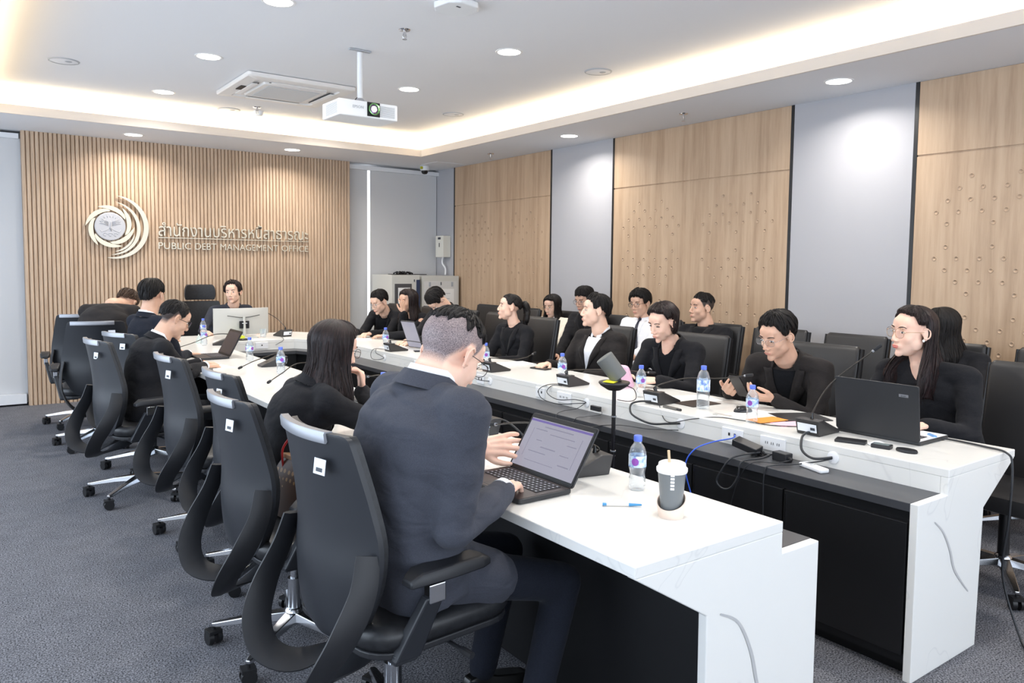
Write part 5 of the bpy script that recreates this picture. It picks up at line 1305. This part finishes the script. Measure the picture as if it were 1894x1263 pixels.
def phone(label,x,y,rz,z=TZ,rot=None):
    t=thing('phone',label,'phone',(x,y,z),radians(rz),rot=rot)
    MB().rbox((0,0,.0045),(.074,.152,.008),.010).build('phone_case',M_ph,t,bevel=.0015); MB().rbox((0,0,.0089),(.068,.146,.0006),.008).build('phone_screen',M_bez,t); return t
phone('black phone lying left of the bottle of the white collar man',3.40,4.30,10)
phone('dark phone lying beside the black tablet back',3.24,5.72,70)
phone('black phone held in both hands of the phone reading man',3.40,2.585,0,z=.85,rot=(radians(50),0,radians(90)))
phone('violet tinted phone in the hands of the woman in cream jacket',4.50,5.86,0,z=.72,rot=(radians(30),0,radians(60)))
t=thing('computer_mouse','black computer mouse beside the short bottle on the right wing','mouse',(3.25,2.44,TZ),radians(70))
b=MB(); b.ell((0,0,.004),(.030,.052,.030)); o=b.build('mouse_shell',M_ph,t,smooth=True)
b=MB(); b.cyl((-.006,.03,.029),(.006,.03,.029),.006,n=12); b.build('scroll_wheel',M_goose,t,smooth='a')
# pink pouch with dark badge held on the table
t=thing('pouch','pale pink character free phone pouch held by the woman in black blazer','pouch',(3.33,3.36,TZ+.0),radians(100))
t['label']='pale pink pouch with dark oval tag held by the woman in black blazer'
M_pink=mat('pink_fabric',rgb(226,184,206),.7)
b=MB(); b.prism(rrect(.12,.16,.025,5,0,.08),-.012,.012,Rx(radians(62))); b.build('pouch_body',M_pink,t,bevel=.006,smooth='a')
b=MB(); b.lathe([(.022,0),(.022,.002),(.018,.003)],20,Rx(radians(62))@Tr(.02,.05,.012)@Matrix.Diagonal((1,.6,1,1))); b.build('oval_tag',mat('tag_brown',rgb(96,52,56),.3),t)
# name cards
M_card=mat('name_card',rgb(222,238,234),.6)
def card(label,x,y,rz):
    o=MB().prism([(-.03,0),(.03,0),(0,.075)],-.06,.06,Matrix(((0,0,1,0),(1,0,0,0),(0,1,0,0),(0,0,0,1)))).build('name_card',M_card); o.location=(x,y,TZ+.0005); o.rotation_euler=(0,0,radians(rz)); tag(o,label,'name card','folded name cards')
card('white folded name card beside the far left bottle',1.84,7.42,80); card('white folded name card by the microphone in front of the long haired woman',1.93,4.55,0)
sheet('sticky_note','lime green note on the table below the curved monitor','sticky note',2.25,7.60,.10,.08,5,mat('lime_note',rgb(206,214,60),.7),.03)
t=thing('drinking_glass','small clear drinking glass below the curved monitor','glass',(2.50,7.62,TZ)); MB().lathe([(.0,.003),(.028,.003),(.034,.085),(.032,.085),(.026,.008),(0,.008)],24,cap=False).build('glass_wall',M_pet,t,smooth='a')
t=thing('headphones','black headphones lying below the curved monitor','headphones',(2.22,7.44,TZ)); b=MB(); b.tube([(.05*cos(a),.05*sin(a),.008) for a in [2*pi*i/20 for i in range(20)]],.006,8,closed=True); b.build('headband',M_ph,t,smooth=True)
for s in (-1,1): MB().lathe([(0,0),(.024,0),(.026,.012),(.02,.018),(0,.018)],18,Tr(s*.045,0,.0)).build('ear_cup',M_ph,t,smooth='a')
# small electronics on the near right end
M_box=mat('adapter_black',rgb(30,30,33),.4)
def box_thing(name,label,cat,x,y,z,w,d,h,rz,m,bev=.003,part='shell',rot=None):
    t=thing(name,label,cat,(x,y,z),radians(rz),rot=rot); MB().box((0,0,h/2),(w,d,h)).build(part,m,t,bevel=bev); return t
t=box_thing('power_bank','flat black power bank with cable in front of the big laptop','power bank',3.075,1.755,TZ,.065,.12,.012,20,M_box); 
t=box_thing('usb_hub','small grey topped hub beside a round black puck','hub',3.085,1.625,TZ,.045,.075,.016,12,M_box); MB().box((0,0,.0165),(.036,.06,.001)).build('top_face',mat('hub_grey',rgb(120,130,130),.4),t)
o=MB().lathe([(0,0),(.034,0),(.036,.006),(.033,.012),(0,.013)],28,Matrix.Diagonal((.8,1.2,1,1))).build('puck',M_box,smooth='a'); o.location=(3.10,1.53,TZ); tag(o,'round flat black puck nearest the right table end','puck')
t=thing('cable_coil','white earphone cable coil beside the hub','cable',(3.12,1.665,TZ)); b=MB(); b.tube([(.032*cos(a)*1.3,.03*sin(a),.004+.003*sin(3*a)) for a in [2*pi*i/24 for i in range(24)]],.004,8,closed=True); b.build('white_cord',M_plate,t,smooth=True)
t=box_thing('cable_adapter','slim grey adapter bar lying at the apron edge below a microphone','adapter',3.01,2.71,TZ,.022,.10,.012,-5,mat('bar_grey',rgb(110,108,104),.35,metal=.5)); MB().cyl((0,-.05,.006),(0,-.075,.006),.007,n=10).build('plug',M_box,t,smooth='a')
t=box_thing('clear_clip','small clear plastic holder between tall bottle and mouse','holder',3.09,2.44,TZ,.03,.10,.006,5,mat('clear_grey',rgb(190,190,186),.2))
# things on the black cable shelf
SZ=.654
t=box_thing('power_adapter','laptop power brick tilted on a bundle of cables on the black shelf','power adapter',2.86,2.12,SZ+.022,.055,.125,.032,4,M_box,rot=(radians(12),radians(-10),radians(3)))
b=MB()
for k in range(5): b.tube([(.02+.012*sin(a*2+k),-.06+.05*cos(a)+.006*k,-.012+.004*k+.006*sin(a+k)) for a in [2*pi*i/20 for i in range(20)]],.003,6,closed=True)
b.build('coiled_cord',M_ph,t,smooth=True)
t=box_thing('power_adapter','small square black charger standing on the black shelf','power adapter',2.885,1.955,SZ,.045,.075,.038,-8,M_box); MB().cyl((0,-.0375,.018),(0,-.055,.018),.008,.005,n=10).build('strain_relief',M_box,t,smooth='a')
t=box_thing('remote_control','white remote control lying on the black shelf','remote',2.87,1.795,SZ,.045,.135,.018,-18,M_plate,bev=.006)
for k in range(6): MB().box((-.009+.009*(k%3),.02-.014*(k//3),.0185),(.006,.006,.002)).build('button',mat('button_grey',rgb(170,172,175),.5),t)
# cables: each one its own thing
M_cable=mat('cable_black',rgb(34,36,40),.45); M_bluec=mat('cable_blue',rgb(52,96,214),.4)
def cable(label,pts,r=.0028,m=M_cable,n=8,name='cable',dots=None):
    b=MB(); b.tube(cat(pts,n),r,8); o=b.build(name,m,smooth=True); return tag(o,label,'cable')
A_=2.948
cable('thick black cable from the microphone by the big laptop into the apron hole',[(3.04,1.93,.765),(3.0,1.92,.768),(2.94,1.90,.757),(2.90,1.87,.715),(2.905,1.82,.69),(A_,1.76,.700)],.0055)
cable('thin black cable from the apron hole over the shelf down the cabinet front',[(A_,1.762,.695),(2.91,1.80,.68),(2.85,1.86,.665),(2.76,1.91,.662),(2.728,1.93,.64),(2.724,1.93,.50),(2.73,1.93,.40)],.0030)
cable('blue network cable hanging from the wall socket plate of the table',[(A_,2.255,.705),(2.90,2.23,.70),(2.80,2.27,.685),(2.725,2.31,.65),(2.70,2.335,.57),(2.71,2.30,.44),(2.71,2.22,.25),(2.70,2.1,.1),(2.69,2.05,.012)],.0032,M_bluec)
cable('black looped cable hanging over the shelf edge below the power brick',[(2.86,2.05,.675),(2.78,2.08,.67),(2.72,2.10,.655),(2.70,2.13,.60),(2.695,2.15,.55),(2.695,2.12,.525),(2.70,2.08,.535),(2.71,2.05,.59),(2.72,2.04,.655),(2.80,2.0,.668),(2.87,2.0,.675)],.0045)
cable('thin black cable from the charger trailing down the cabinet doors',[(2.875,1.90,.672),(2.80,1.92,.665),(2.728,2.0,.655),(2.72,2.06,.56),(2.722,2.10,.42),(2.725,2.13,.30)],.0018)
cable('thick black cable curling from the tall bottle microphone to the apron hole',[(3.02,2.86,.766),(2.97,2.90,.765),(2.93,2.92,.748),(2.90,2.88,.705),(2.905,2.76,.678),(2.93,2.66,.69),(A_,2.59,.702)],.0055)
cable('thin cable running along the right wing top to the big laptop',[(3.0,2.78,.757),(2.93,2.66,.70),(2.94,2.50,.74),(3.02,2.42,.7535),(3.06,2.30,.7535),(3.08,2.15,.7535),(3.20,2.03,.7535),(3.30,1.97,.7535)],.0022)
cable('thin cable looping from apron hole past the tripod pole',[(A_,2.60,.665),(2.86,2.72,.66),(2.78,2.86,.665),(2.70,2.98,.64),(2.62,3.0,.58)],.0022)
cable('double looped thin cable below the white collar man microphone',[(3.04,3.60,.762),(2.96,3.66,.758),(2.93,3.72,.72),(2.91,3.66,.675),(2.90,3.50,.668),(2.91,3.36,.69),(A_,3.30,.70),(2.92,3.36,.712),(2.915,3.52,.69),(2.93,3.64,.715),(2.955,3.62,.757),(3.0,3.58,.757)],.0024)
cable('thin wires falling from the apron plug to the cabinet floor',[(A_,3.31,.695),(2.90,3.33,.665),(2.80,3.33,.662),(2.725,3.30,.64),(2.715,3.26,.50),(2.71,3.22,.30),(2.70,3.2,.05)],.002)
t=box_thing('usb_plug','black plug hanging in front of the white apron','plug',2.915,3.18,.675,.02,.075,.028,0,M_box)
cable('thin wire from the hanging black plug down the shelf',[(2.915,3.14,.685),(2.88,3.10,.67),(2.80,3.14,.66),(2.725,3.15,.645),(2.71,3.18,.5),(2.70,3.2,.3)],.0016)
cable('thin cable loop at the apron hole left of the near man head',[(3.02,4.40,.762),(2.96,4.48,.757),(2.92,4.46,.72),(2.92,4.38,.70),(A_,4.29,.70)],.0024)
cable('thin round cable loop beside the far right microphone',[(2.99,5.93,.762),(2.95,6.05,.758),(2.93,6.08,.72),(2.91,6.02,.68),(2.92,5.92,.68),(A_,5.87,.70),(2.93,5.98,.73),(2.95,6.02,.762)],.0024)
cable('forked thin black cable hanging on the far apron',[(2.66,7.55,.755),(2.62,7.38,.755),(2.60,7.345,.735),(2.53,7.345,.70)],.0024)
cable('thick grey cable from the big laptop over the right table end to the floor',[(3.42,1.575,.765),(3.46,1.50,.757),(3.44,1.38,.757),(3.42,1.29,.752),(3.41,1.262,.70),(3.40,1.26,.50),(3.42,1.28,.25),(3.40,1.20,.03),(3.25,1.10,.008),(3.05,1.02,.008),(2.85,1.08,.008),(2.70,1.22,.008),(2.62,1.15,.008)],.0045)
o=MB().cyl((3.40,1.56,.767),(3.43,1.60,.767),.009,n=10).build('cable_plug',mat('plug_blue',rgb(110,160,215),.4),smooth='a'); tag(o,'light blue plug at the side of the big black laptop','plug')
cable('black cable looping from near microphone behind the open laptop',[(1.87,2.02,.765),(1.92,2.10,.775),(1.90,2.30,.80),(1.94,2.42,.79),(2.0,2.5,.72),(2.04,2.52,.665)],.0048)
cable('black cable curving from the second left microphone to the shelf',[(1.91,2.76,.765),(1.94,2.84,.79),(1.96,2.72,.80),(1.99,2.62,.74),(2.03,2.66,.665)],.0048)
cable('black cable from left wing microphone into the gap beside the bottle',[(1.93,4.72,.765),(1.97,4.78,.775),(2.0,4.9,.75),(2.03,4.95,.665)],.004)
cable('black cable curling beside the dark laptop on the left wing',[(1.93,5.45,.765),(1.98,5.52,.77),(2.0,5.7,.75),(2.02,5.8,.665)],.004)
# tripod with conference camera speaker in the gap of the U
t=thing('conference_camera','black pole stand with disc and grey cylinder camera, yellow note on top','conference camera',(2.43,2.53,0))
for k in range(3):
    a=.5+2*pi*k/3; MB().tube([(0,0,.16),(cos(a)*.20,sin(a)*.20,.008)],.008,8).build('leg',M_ph,t,smooth=True)
MB().cyl((0,0,.10),(0,0,.62),.012,n=16).build('lower_pole',M_ph,t,smooth='a'); MB().cyl((0,0,.62),(0,0,.925),.0095,n=16).build('upper_pole',M_ph,t,smooth='a')
for z in (.64,.80): MB().cyl((0,0,z),(0,0,z+.006),.0128,n=16).build('silver_ring',M_silver,t,smooth='a')
MB().lathe([(0,.925),(.03,.925),(.062,.945),(.072,.957),(.070,.963),(0,.965)],32,Matrix.Diagonal((1,1,1,1))).build('disc_speaker',M_mic,t,smooth='a')
b=MB(); b.cyl((.02,-.012,.98),(-.035,.035,1.075),.040,.042,32); b.build('camera_barrel',mat('mesh_grey',rgb(104,106,104),.6),t,bevel=.004,smooth='a')
MB().cyl((.01,-.01,.96),(.008,0,.985),.02,n=14).build('camera_neck',M_ph,t,smooth='a')
MB().box((0,0,0),(.07,.05,.002),Tr(-.035,-.012,.968)@Rz(.5)@Rx(.05)).build('yellow_note',mat('yellow_note',rgb(246,240,50),.7),t)
b=MB(); b.tube(cat([(.04,-.03,.945),(.065,-.06,.93),(.07,-.07,.89),(.045,-.05,.875),(.012,-.008,.88)],6),.002,6); b.build('camera_cord',M_cable,t,smooth=True)
# handbag on the second chair
M_bag=mat('monogram_canvas',rgb(92,66,48),.5)
def _bag():
    m=M_bag; tc=N(m,'ShaderNodeTexCoord'); v=N(m,'ShaderNodeTexVoronoi'); v.inputs['Scale'].default_value=34; v.inputs['Randomness'].default_value=.15; L(m,tc.outputs['Object'],v.inputs['Vector'])
    r=N(m,'ShaderNodeValToRGB'); r.color_ramp.interpolation='CONSTANT'; e=r.color_ramp.elements; e[0].color=(*rgb(168,130,88),1); e[1].position=.30; e[1].color=(*rgb(84,58,42),1); L(m,v.outputs[0],r.inputs[0]); L(m,r.outputs[0],bsdf(m).inputs['Base Color'])
_bag()
t=thing('handbag','brown patterned handbag with red handles standing on the second chair','handbag',(1.09,2.84,.50),radians(8))
R=[]
for z,k,kd in ((0,.94,1),(.02,1,1),(.15,1.02,.85),(.235,1.06,.45),(.24,1.05,.40)): R.append([(x*kd,y*k,z) for x,y in rrect(.15,.30,.03,4)])
b=MB(); b.rings(R); b.build('bag_body',M_bag,t,smooth='a')
b=MB(); b.box((0,0,.232),(.085,.318,.018)); b.build('top_binding',mat('tan_leather',rgb(178,138,104),.5),t,bevel=.003)
M_red=mat('red_leather',rgb(196,52,52),.4)
for s in (-1,1):
    b=MB(); b.tube(cat([(s*.045,-.09,.18),(s*.05,-.085,.26),(s*.03,-.03,.325),(s*.03,.03,.325),(s*.05,.085,.26),(s*.045,.09,.18)],6),.0045,8); b.build('handle',M_red,t,smooth=True)
    b=MB(); b.tube(cat([(s*.06,-.10,.19),(s*.078,-.09,.12),(s*.082,-.05,.03)],5),.004,8); b.build('red_strap',M_red,t,smooth=True)
# ---------------------------------------------------------------- ceiling and wall fixtures
M_proj=mat('projector_white',rgb(232,234,236),.4); M_grill=mat('grill_grey',rgb(172,176,182),.6)  # plain grey shared by vent slots, speaker rims, print and hinges
t=thing('projector','white ceiling projector with glowing lens on a short white pole','projector',(2.47,5.30,0))
b=MB(); b.box((0,0,2.595),(.46,.30,.115)); b.build('projector_body',M_proj,t,bevel=.008,seg=3)
for k in range(9):
    MB().box((-.2312,-.02,2.557+.009*k),(.002,.20,.0035)).build('side_vent_slot',M_grill,t)
    MB().box((.14,-.1512,2.557+.009*k),(.13,.002,.0035)).build('front_vent_slot',M_grill,t)
MB().box((.035,-.152,2.600),(.10,.006,.100)).build('lens_plate',M_bez,t,bevel=.002)
M=Tr(.035,-.155,2.602)@Rx(radians(90))
MB().lathe([(.040,0),(.043,.012),(.036,.014),(.032,.004)],28,M,cap=False).build('lens_ring',mat('lens_green',rgb(120,170,110),.2,metal=.6),t,smooth='a')
MB().lathe([(0,.007),(.018,.007),(.021,.006)],24,M,cap=False).build('lens_glow',mat('lens_light',(1,1,1),.2,emit=(.95,1,.9),es=6),t)
MB().lathe([(.021,.006),(.033,.004)],24,M,cap=False).build('lens_glass',mat('lens_violet',rgb(120,90,130),.1,metal=.5),t,smooth=True)
te=text('EPSON','maker_text',M_grill,t,.028,(-.085,-.1515,2.605),(radians(90),0,0),extrude=.0006)
MB().cyl((0,0,2.66),(0,0,3.03),.020,n=20).build('ceiling_pole',M_proj,t,smooth='a'); MB().box((0,0,3.044),(.17,.035,.010)).build('ceiling_plate',M_grill,t,bevel=.003)
MB().lathe([(.0,2.653),(.045,2.653),(.045,2.668),(.022,2.70),(0,2.70)],20).build('mount_hub',M_chrome,t,smooth='a')
for s in (-1,1): MB().tube([(s*.02,0,2.665),(s*.15,.02,2.668),(s*.16,.02,2.655)],.009,8,flat=.5).build('mount_arm',M_chrome,t,smooth='a')
b=MB(); b.tube(cat([(.012,.018,3.03),(.02,.022,2.9),(.014,.02,2.75),(-.05,.03,2.67)],6),.003,6); b.build('power_cord',M_box,t,smooth=True)
# cassette air conditioner
M_ac=mat('ac_panel',rgb(226,224,222),.5)
t=thing('air_conditioner','square white ceiling cassette air conditioner left of the projector','air conditioner',(2.48,6.88,0))
b=MB(); R=[]
for k,z in ((1,3.045),(1,3.020),(.985,3.012),(.78,3.008),(.76,3.020),(.60,3.020),(.585,3.002),(.05,3.000)): R.append([(x*k,y*k,z) for x,y in rrect(.95,.95,.03,4)])
b.rings(R); b.build('cassette_panel',M_ac,t,smooth='a')
for a in range(4):
    M=Rz(a*pi/2); b=MB(); b.box((0,.345,3.004),(.48,.05,.006),M@Tr(0,0,0)); b.build('air_flap',M_proj,t,bevel=.003)
    b=MB(); b.box((0,.318,3.0105),(.50,.008,.004),M); b.build('flap_gap',M_dark,t)
b=MB(); b.box((0,0,2.9985),(.46,.46,.003)); b.build('intake_grille',mat('grille_grey',rgb(196,202,208),.5),t)
MB().box((-.39,.0,3.006),(.05,.16,.006)).build('receiver_strip',M_dark,t,bevel=.002)
# wireless access point, smoke detector, speakers, sprinklers
t=thing('access_point','white square access point with cut corners at the top edge','access point',(2.50,4.02,3.05))
c=.055; P=[(-.12+c*0,-.12+c),(-.12+c,-.12),(.12-c,-.12),(.12,-.12+c),(.12,.12-c),(.12-c,.12),(-.12+c,.12),(-.12,.12-c)]
b=MB(); b.prism(P,-.038,-.001,Rz(radians(10))); b.build('ap_shell',M_proj,t,bevel=.008,seg=3); MB().box((-.03,-.05,-.039),(.03,.012,.002),Rz(.2)).build('ap_mark',M_ink,t)
def speaker_(x,y,z,l):
    t=thing('ceiling_speaker',l,'speaker',(x,y,z),group='round ceiling speakers')
    MB().lathe([(0,-.006),(.095,-.006),(.105,-.003),(.105,-.0005),(0,-.0005)],36,cap=False).build('grille',M_ceil,t,smooth='a')
    MB().lathe([(.098,-.0075),(.108,-.006),(.111,-.0005)],36,cap=False).build('rim',M_grill,t,smooth='a'); MB().lathe([(.0,-.010),(.020,-.010),(.026,-.0065)],20,Tr(.03,-.02,0),cap=False).build('centre_cap',M_grill,t,smooth='a')
for a in ((.77,7.03,ZR,'round flush ceiling speaker at the upper left'),(4.25,4.68,ZR,'round flush ceiling speaker right of the middle downlight'),(4.26,6.9,ZR,'round flush ceiling speaker near the cove corner'),(2.35,8.15,ZR,'round flush ceiling speaker behind the cassette unit')): speaker_(*a)
def sprinkler(x,y,z,l):
    t=thing('sprinkler',l,'sprinkler',(x,y,z),group='chrome ceiling sprinklers')
    MB().lathe([(0,-.001),(.040,-.001),(.036,-.007),(.014,-.010),(0,-.010)],24,cap=False).build('escutcheon',M_chrome,t,smooth='a'); MB().cyl((0,0,-.01),(0,0,-.045),.010,.008,12).build('sprinkler_body',M_chrome,t,smooth='a')
    for s in (-1,1): MB().tube([(s*.009,0,-.02),(s*.014,0,-.045),(s*.004,0,-.062)],.0025,6).build('sprinkler_arm',M_chrome,t,smooth='a')
    MB().lathe([(0,-.062),(.016,-.062),(.016,-.065),(0,-.065)],14).build('deflector',M_chrome,t)
for a in ((2.50,4.67,ZR,'chrome sprinkler head in the raised ceiling above the projector'),(2.54,7.85,ZR,'chrome sprinkler head just beyond the cassette unit'),(5.10,4.53,ZC,'chrome sprinkler head in the soffit above the timber panel'),(5.16,7.52,ZC,'chrome sprinkler head in the far right soffit')): sprinkler(*a)
t=thing('smoke_detector','small white domed smoke detector beyond the cassette unit','smoke detector',(2.62,8.05,ZR)); MB().lathe([(0,-.05),(.03,-.048),(.045,-.03),(.05,-.004),(.052,-.0005)],28,cap=False).build('detector_dome',M_proj,t,smooth='a')
# dome camera in the corner
t=thing('security_camera','white dome security camera with yellow tag in the far corner','security camera',(5.13,9.02,ZC))
MB().lathe([(0,-.001),(.06,-.001),(.066,-.02),(.060,-.055),(.046,-.062)],28,cap=False).build('camera_housing',M_proj,t,smooth='a')
MB().lathe([(.046,-.060),(.043,-.085),(.028,-.104),(0,-.110)],28,cap=False).build('dark_dome',M_bez,t,smooth='a')
MB().box((-.065,-.03,-.03),(.03,.03,.035)).build('yellow_tag',mat('tag_yellow',rgb(178,176,40),.6),t,bevel=.004)
o=MB().box((5.22,8.72,ZC-.003),(.40,.40,.005)).build('trim_20',M_ceil); struct(o)
# wall box and trunking
t=thing('control_box','small beige metal control box on the narrow fabric panel','control box',(5.455,9.08,1.745))
MB().box((0,0,0),(.12,.20,.29)).build('box_case',mat('box_beige',rgb(224,222,212),.5),t,bevel=.004); MB().box((-.061,.0,.02),(.003,.018,.055)).build('latch',M_bez,t); MB().box((-.061,.0,.11),(.003,.07,.03)).build('warning_plate',M_ink,t)
b=MB(); b.tube(cat([(0,0,-.14),(.0,.02,-.22),(.02,-.03,-.30),(.02,-.03,-.385)],6),.012,8); b.build('white_conduit',M_plate,t,smooth=True)
# equipment cabinets
M_cabt=mat('cabinet_light_grey',rgb(206,206,200),.5)
t=thing('equipment_cabinet','pale grey equipment cabinet with black framed glass door, left of two','cabinet',(4.68,8.98,0))
b=MB(); b.box((0,0,.68),(.40,.56,1.36)); b.build('cabinet_case',M_cabt,t,bevel=.004); MB().box((-.04,-.284,.85),(.24,.008,.80)).build('door_frame',mat('door_frame_grey',rgb(78,78,80),.4),t,bevel=.002)
d=MB().box((-.03,-.290,1.02),(.17,.003,.36)).build('posted_notice',M_paper,t)
for k in range(6): MB().box((-.04,-.2922,1.15-.05*k),(.11,.001,.010)).build('notice_line',M_ink,d)
MB().box((.12,-.284,1.29),(.012,.006,.03)).build('door_lock',M_ink,t); MB().box((.175,-.284,.80),(.05,.006,1.0)).build('blue_side_rack',mat('rack_blue',rgb(44,58,88),.4),t)
t=thing('equipment_cabinet','pale grey equipment cabinet with white notice on its door, right of two','cabinet',(5.20,8.98,0))
b=MB(); b.box((0,0,.675),(.56,.54,1.35)); b.build('cabinet_case',M_cabt,t,bevel=.004); MB().box((0,-.273,.66),(.50,.006,1.24)).build('cabinet_door',mat('door_grey2',rgb(214,214,212),.5),t,bevel=.002)
d=MB().box((.03,-.278,.98),(.34,.003,.40)).build('posted_notice',M_paper,t)
for k in range(4): MB().box((.03,-.2802,1.12-.07*k),(.22-.02*k,.001,.006)).build('notice_line',M_grill,d)
for x in (-.17,.17): MB().box((x,-.278,1.24),(.03,.004,.06)).build('door_hinge',M_grill,t)
MB().box((0,-.278,1.25),(.012,.005,.04)).build('door_lock',M_ink,t)
t=thing('microphone_bundle','heap of black microphones and cables on top of the left cabinet','cable heap',(4.76,8.92,1.362)); b=MB(); rnd=random.Random(4)
for k in range(14):
    a=rnd.uniform(0,pi); x,y=rnd.uniform(-.10,.12),rnd.uniform(-.10,.10); b.tube([(x-.05*cos(a),y-.04*sin(a),.014),(x,y,.030+rnd.random()*.012),(x+.05*cos(a),y+.04*sin(a),.014)],.009,6)
b.build('bundle',M_ph,t,smooth=True); MB().box((.06,0,.005),(.46,.20,.008)).build('black_tray',M_ph,t)
# ---------------------------------------------------------------- emblem and lettering on the slatted wall
M_let=mat('brushed_silver',rgb(208,201,184),.3,metal=.4); M_letw=mat('polished_cream_metal',rgb(214,206,184),.3,metal=.35); M_disc=mat('medal_silver',rgb(184,184,188),.45,metal=.2)
yS=9.25
t=thing('wall_emblem','round silver emblem with swirling petals and arcs on the slatted wall','emblem',(1.40,yS,1.865))
Wl=Matrix(((1,0,0,0),(0,0,-1,0),(0,1,0,0),(0,0,0,1)))     # xy plane -> wall facing -y
def wallprism(pts,d0,d1,name,m,par):
    b=MB(); b.prism(pts,d0,d1,Wl); return b.build(name,m,par)
MB().lathe([(0,.0),(.150,.0),(.150,.030),(.143,.036),(0,.036)],48,Wl,cap=False).build('medal_disc',M_disc,t,smooth='a')
# relief bird with spread wings, sun rays and scroll on the disc
rel=MB()
for s in (-1,1):
    for k in range(5):
        a=.25+.24*k; rel.tube([Wl@V((s*.018,.005+.01*k,.037)),Wl@V((s*(.045+.02*cos(a)),.02+.045*sin(a),.039)),Wl@V((s*.105*cos(a*.8),.01+.085*sin(a),.037))],[.002,.004,.0012],6)
    rel.tube([Wl@V(p) for p in ((s*.01,-.02,.037),(s*.045,-.045,.038),(s*.085,-.06,.037),(s*.10,-.03,.037))],.0025,6)
rel.tube([Wl@V(p) for p in ((0,.065,.037),(.008,.03,.040),(-.004,-.01,.040),(.01,-.05,.037))],[.003,.007,.008,.003],8)
for k in range(9):
    a=pi*(.12+.76*k/8); rel.tube([Wl@V((.085*cos(a),.02+.075*sin(a),.037)),Wl@V((.112*cos(a),.02+.105*sin(a),.037))],.0022,5)
for k in range(3): rel.tube([Wl@V((-.05+.05*k+.020*cos(q),-.085+.016*sin(q),.037)) for q in [2*pi*i/14 for i in range(12)]],.003,5)
rel.build('medal_relief',M_disc,t,smooth=True)
for k in range(6):
    a0=radians(60+60*k); n=14; P=[]; Q=[]
    for i in range(n+1):
        u=i/n; a=a0-radians(92)*u; P.append(((.166+.070*(1-u)**.55*(1-.0*u))*cos(a),(.166+.070*(1-u)**.55)*sin(a)))
    for i in range(n+1):
        u=1-i/n; a=a0-radians(92)*u; r=.160+.072*(1-u)**3.4; Q.append((r*cos(a),r*sin(a)))
    wallprism(P+Q[1:-1],.012+.0008*k,.032+.0008*k,'petal',M_letw,t)
for (R0,cx,cz,a0,a1,wd) in ((.335,.02,.0,-100,82,.050),(.285,-.005,-.015,-88,76,.036),(.240,.0,-.03,-80,-10,.022)):
    P=[];Q=[];n=40
    for i in range(n+1):
        u=i/n; a=radians(a0+(a1-a0)*u); ww=wd*sin(pi*u)**.7/2; P.append((cx+(R0*1.0+ww)*cos(a),cz+(R0+ww)*sin(a))); Q.append((cx+(R0-ww)*cos(a),cz+(R0-ww)*sin(a)))
    wallprism(P+Q[::-1][1:-1],.012,.030,'arc',M_let,t)
t=thing('wall_lettering','silver two line office lettering with a rule between on the slatted wall','lettering',(2.74,yS-.012,1.765))
te=text('สำนักงานบริหารหนี้สาธารณะ','thai_line',M_let,t,.19,(0,0,.075),(radians(90),0,0),extrude=.010)
bb=[v.co.x for v in te.data.vertices]; w_=max(bb)-min(bb); te.data.transform(Matrix.Diagonal((1.72/w_,1,1,1)))
MB().box((0,0,-.002),(1.73,.016,.008)).build('rule',M_let,t)
x=-.862
for wd_,w_ in (('PUBLIC',.345),('DEBT',.235),('MANAGEMENT',.68),('OFFICE',.335)):
    te=text(wd_,'english_word',M_let,t,.105,(x+w_/2,0,-.095),(radians(90),0,0),extrude=.007)
    bb=[v.co.x for v in te.data.vertices]; ww=max(bb)-min(bb); c_=(max(bb)+min(bb))/2; te.data.transform(Matrix.Diagonal((w_/ww,1,1,1))@Tr(-c_,0,0)); x+=w_+.043
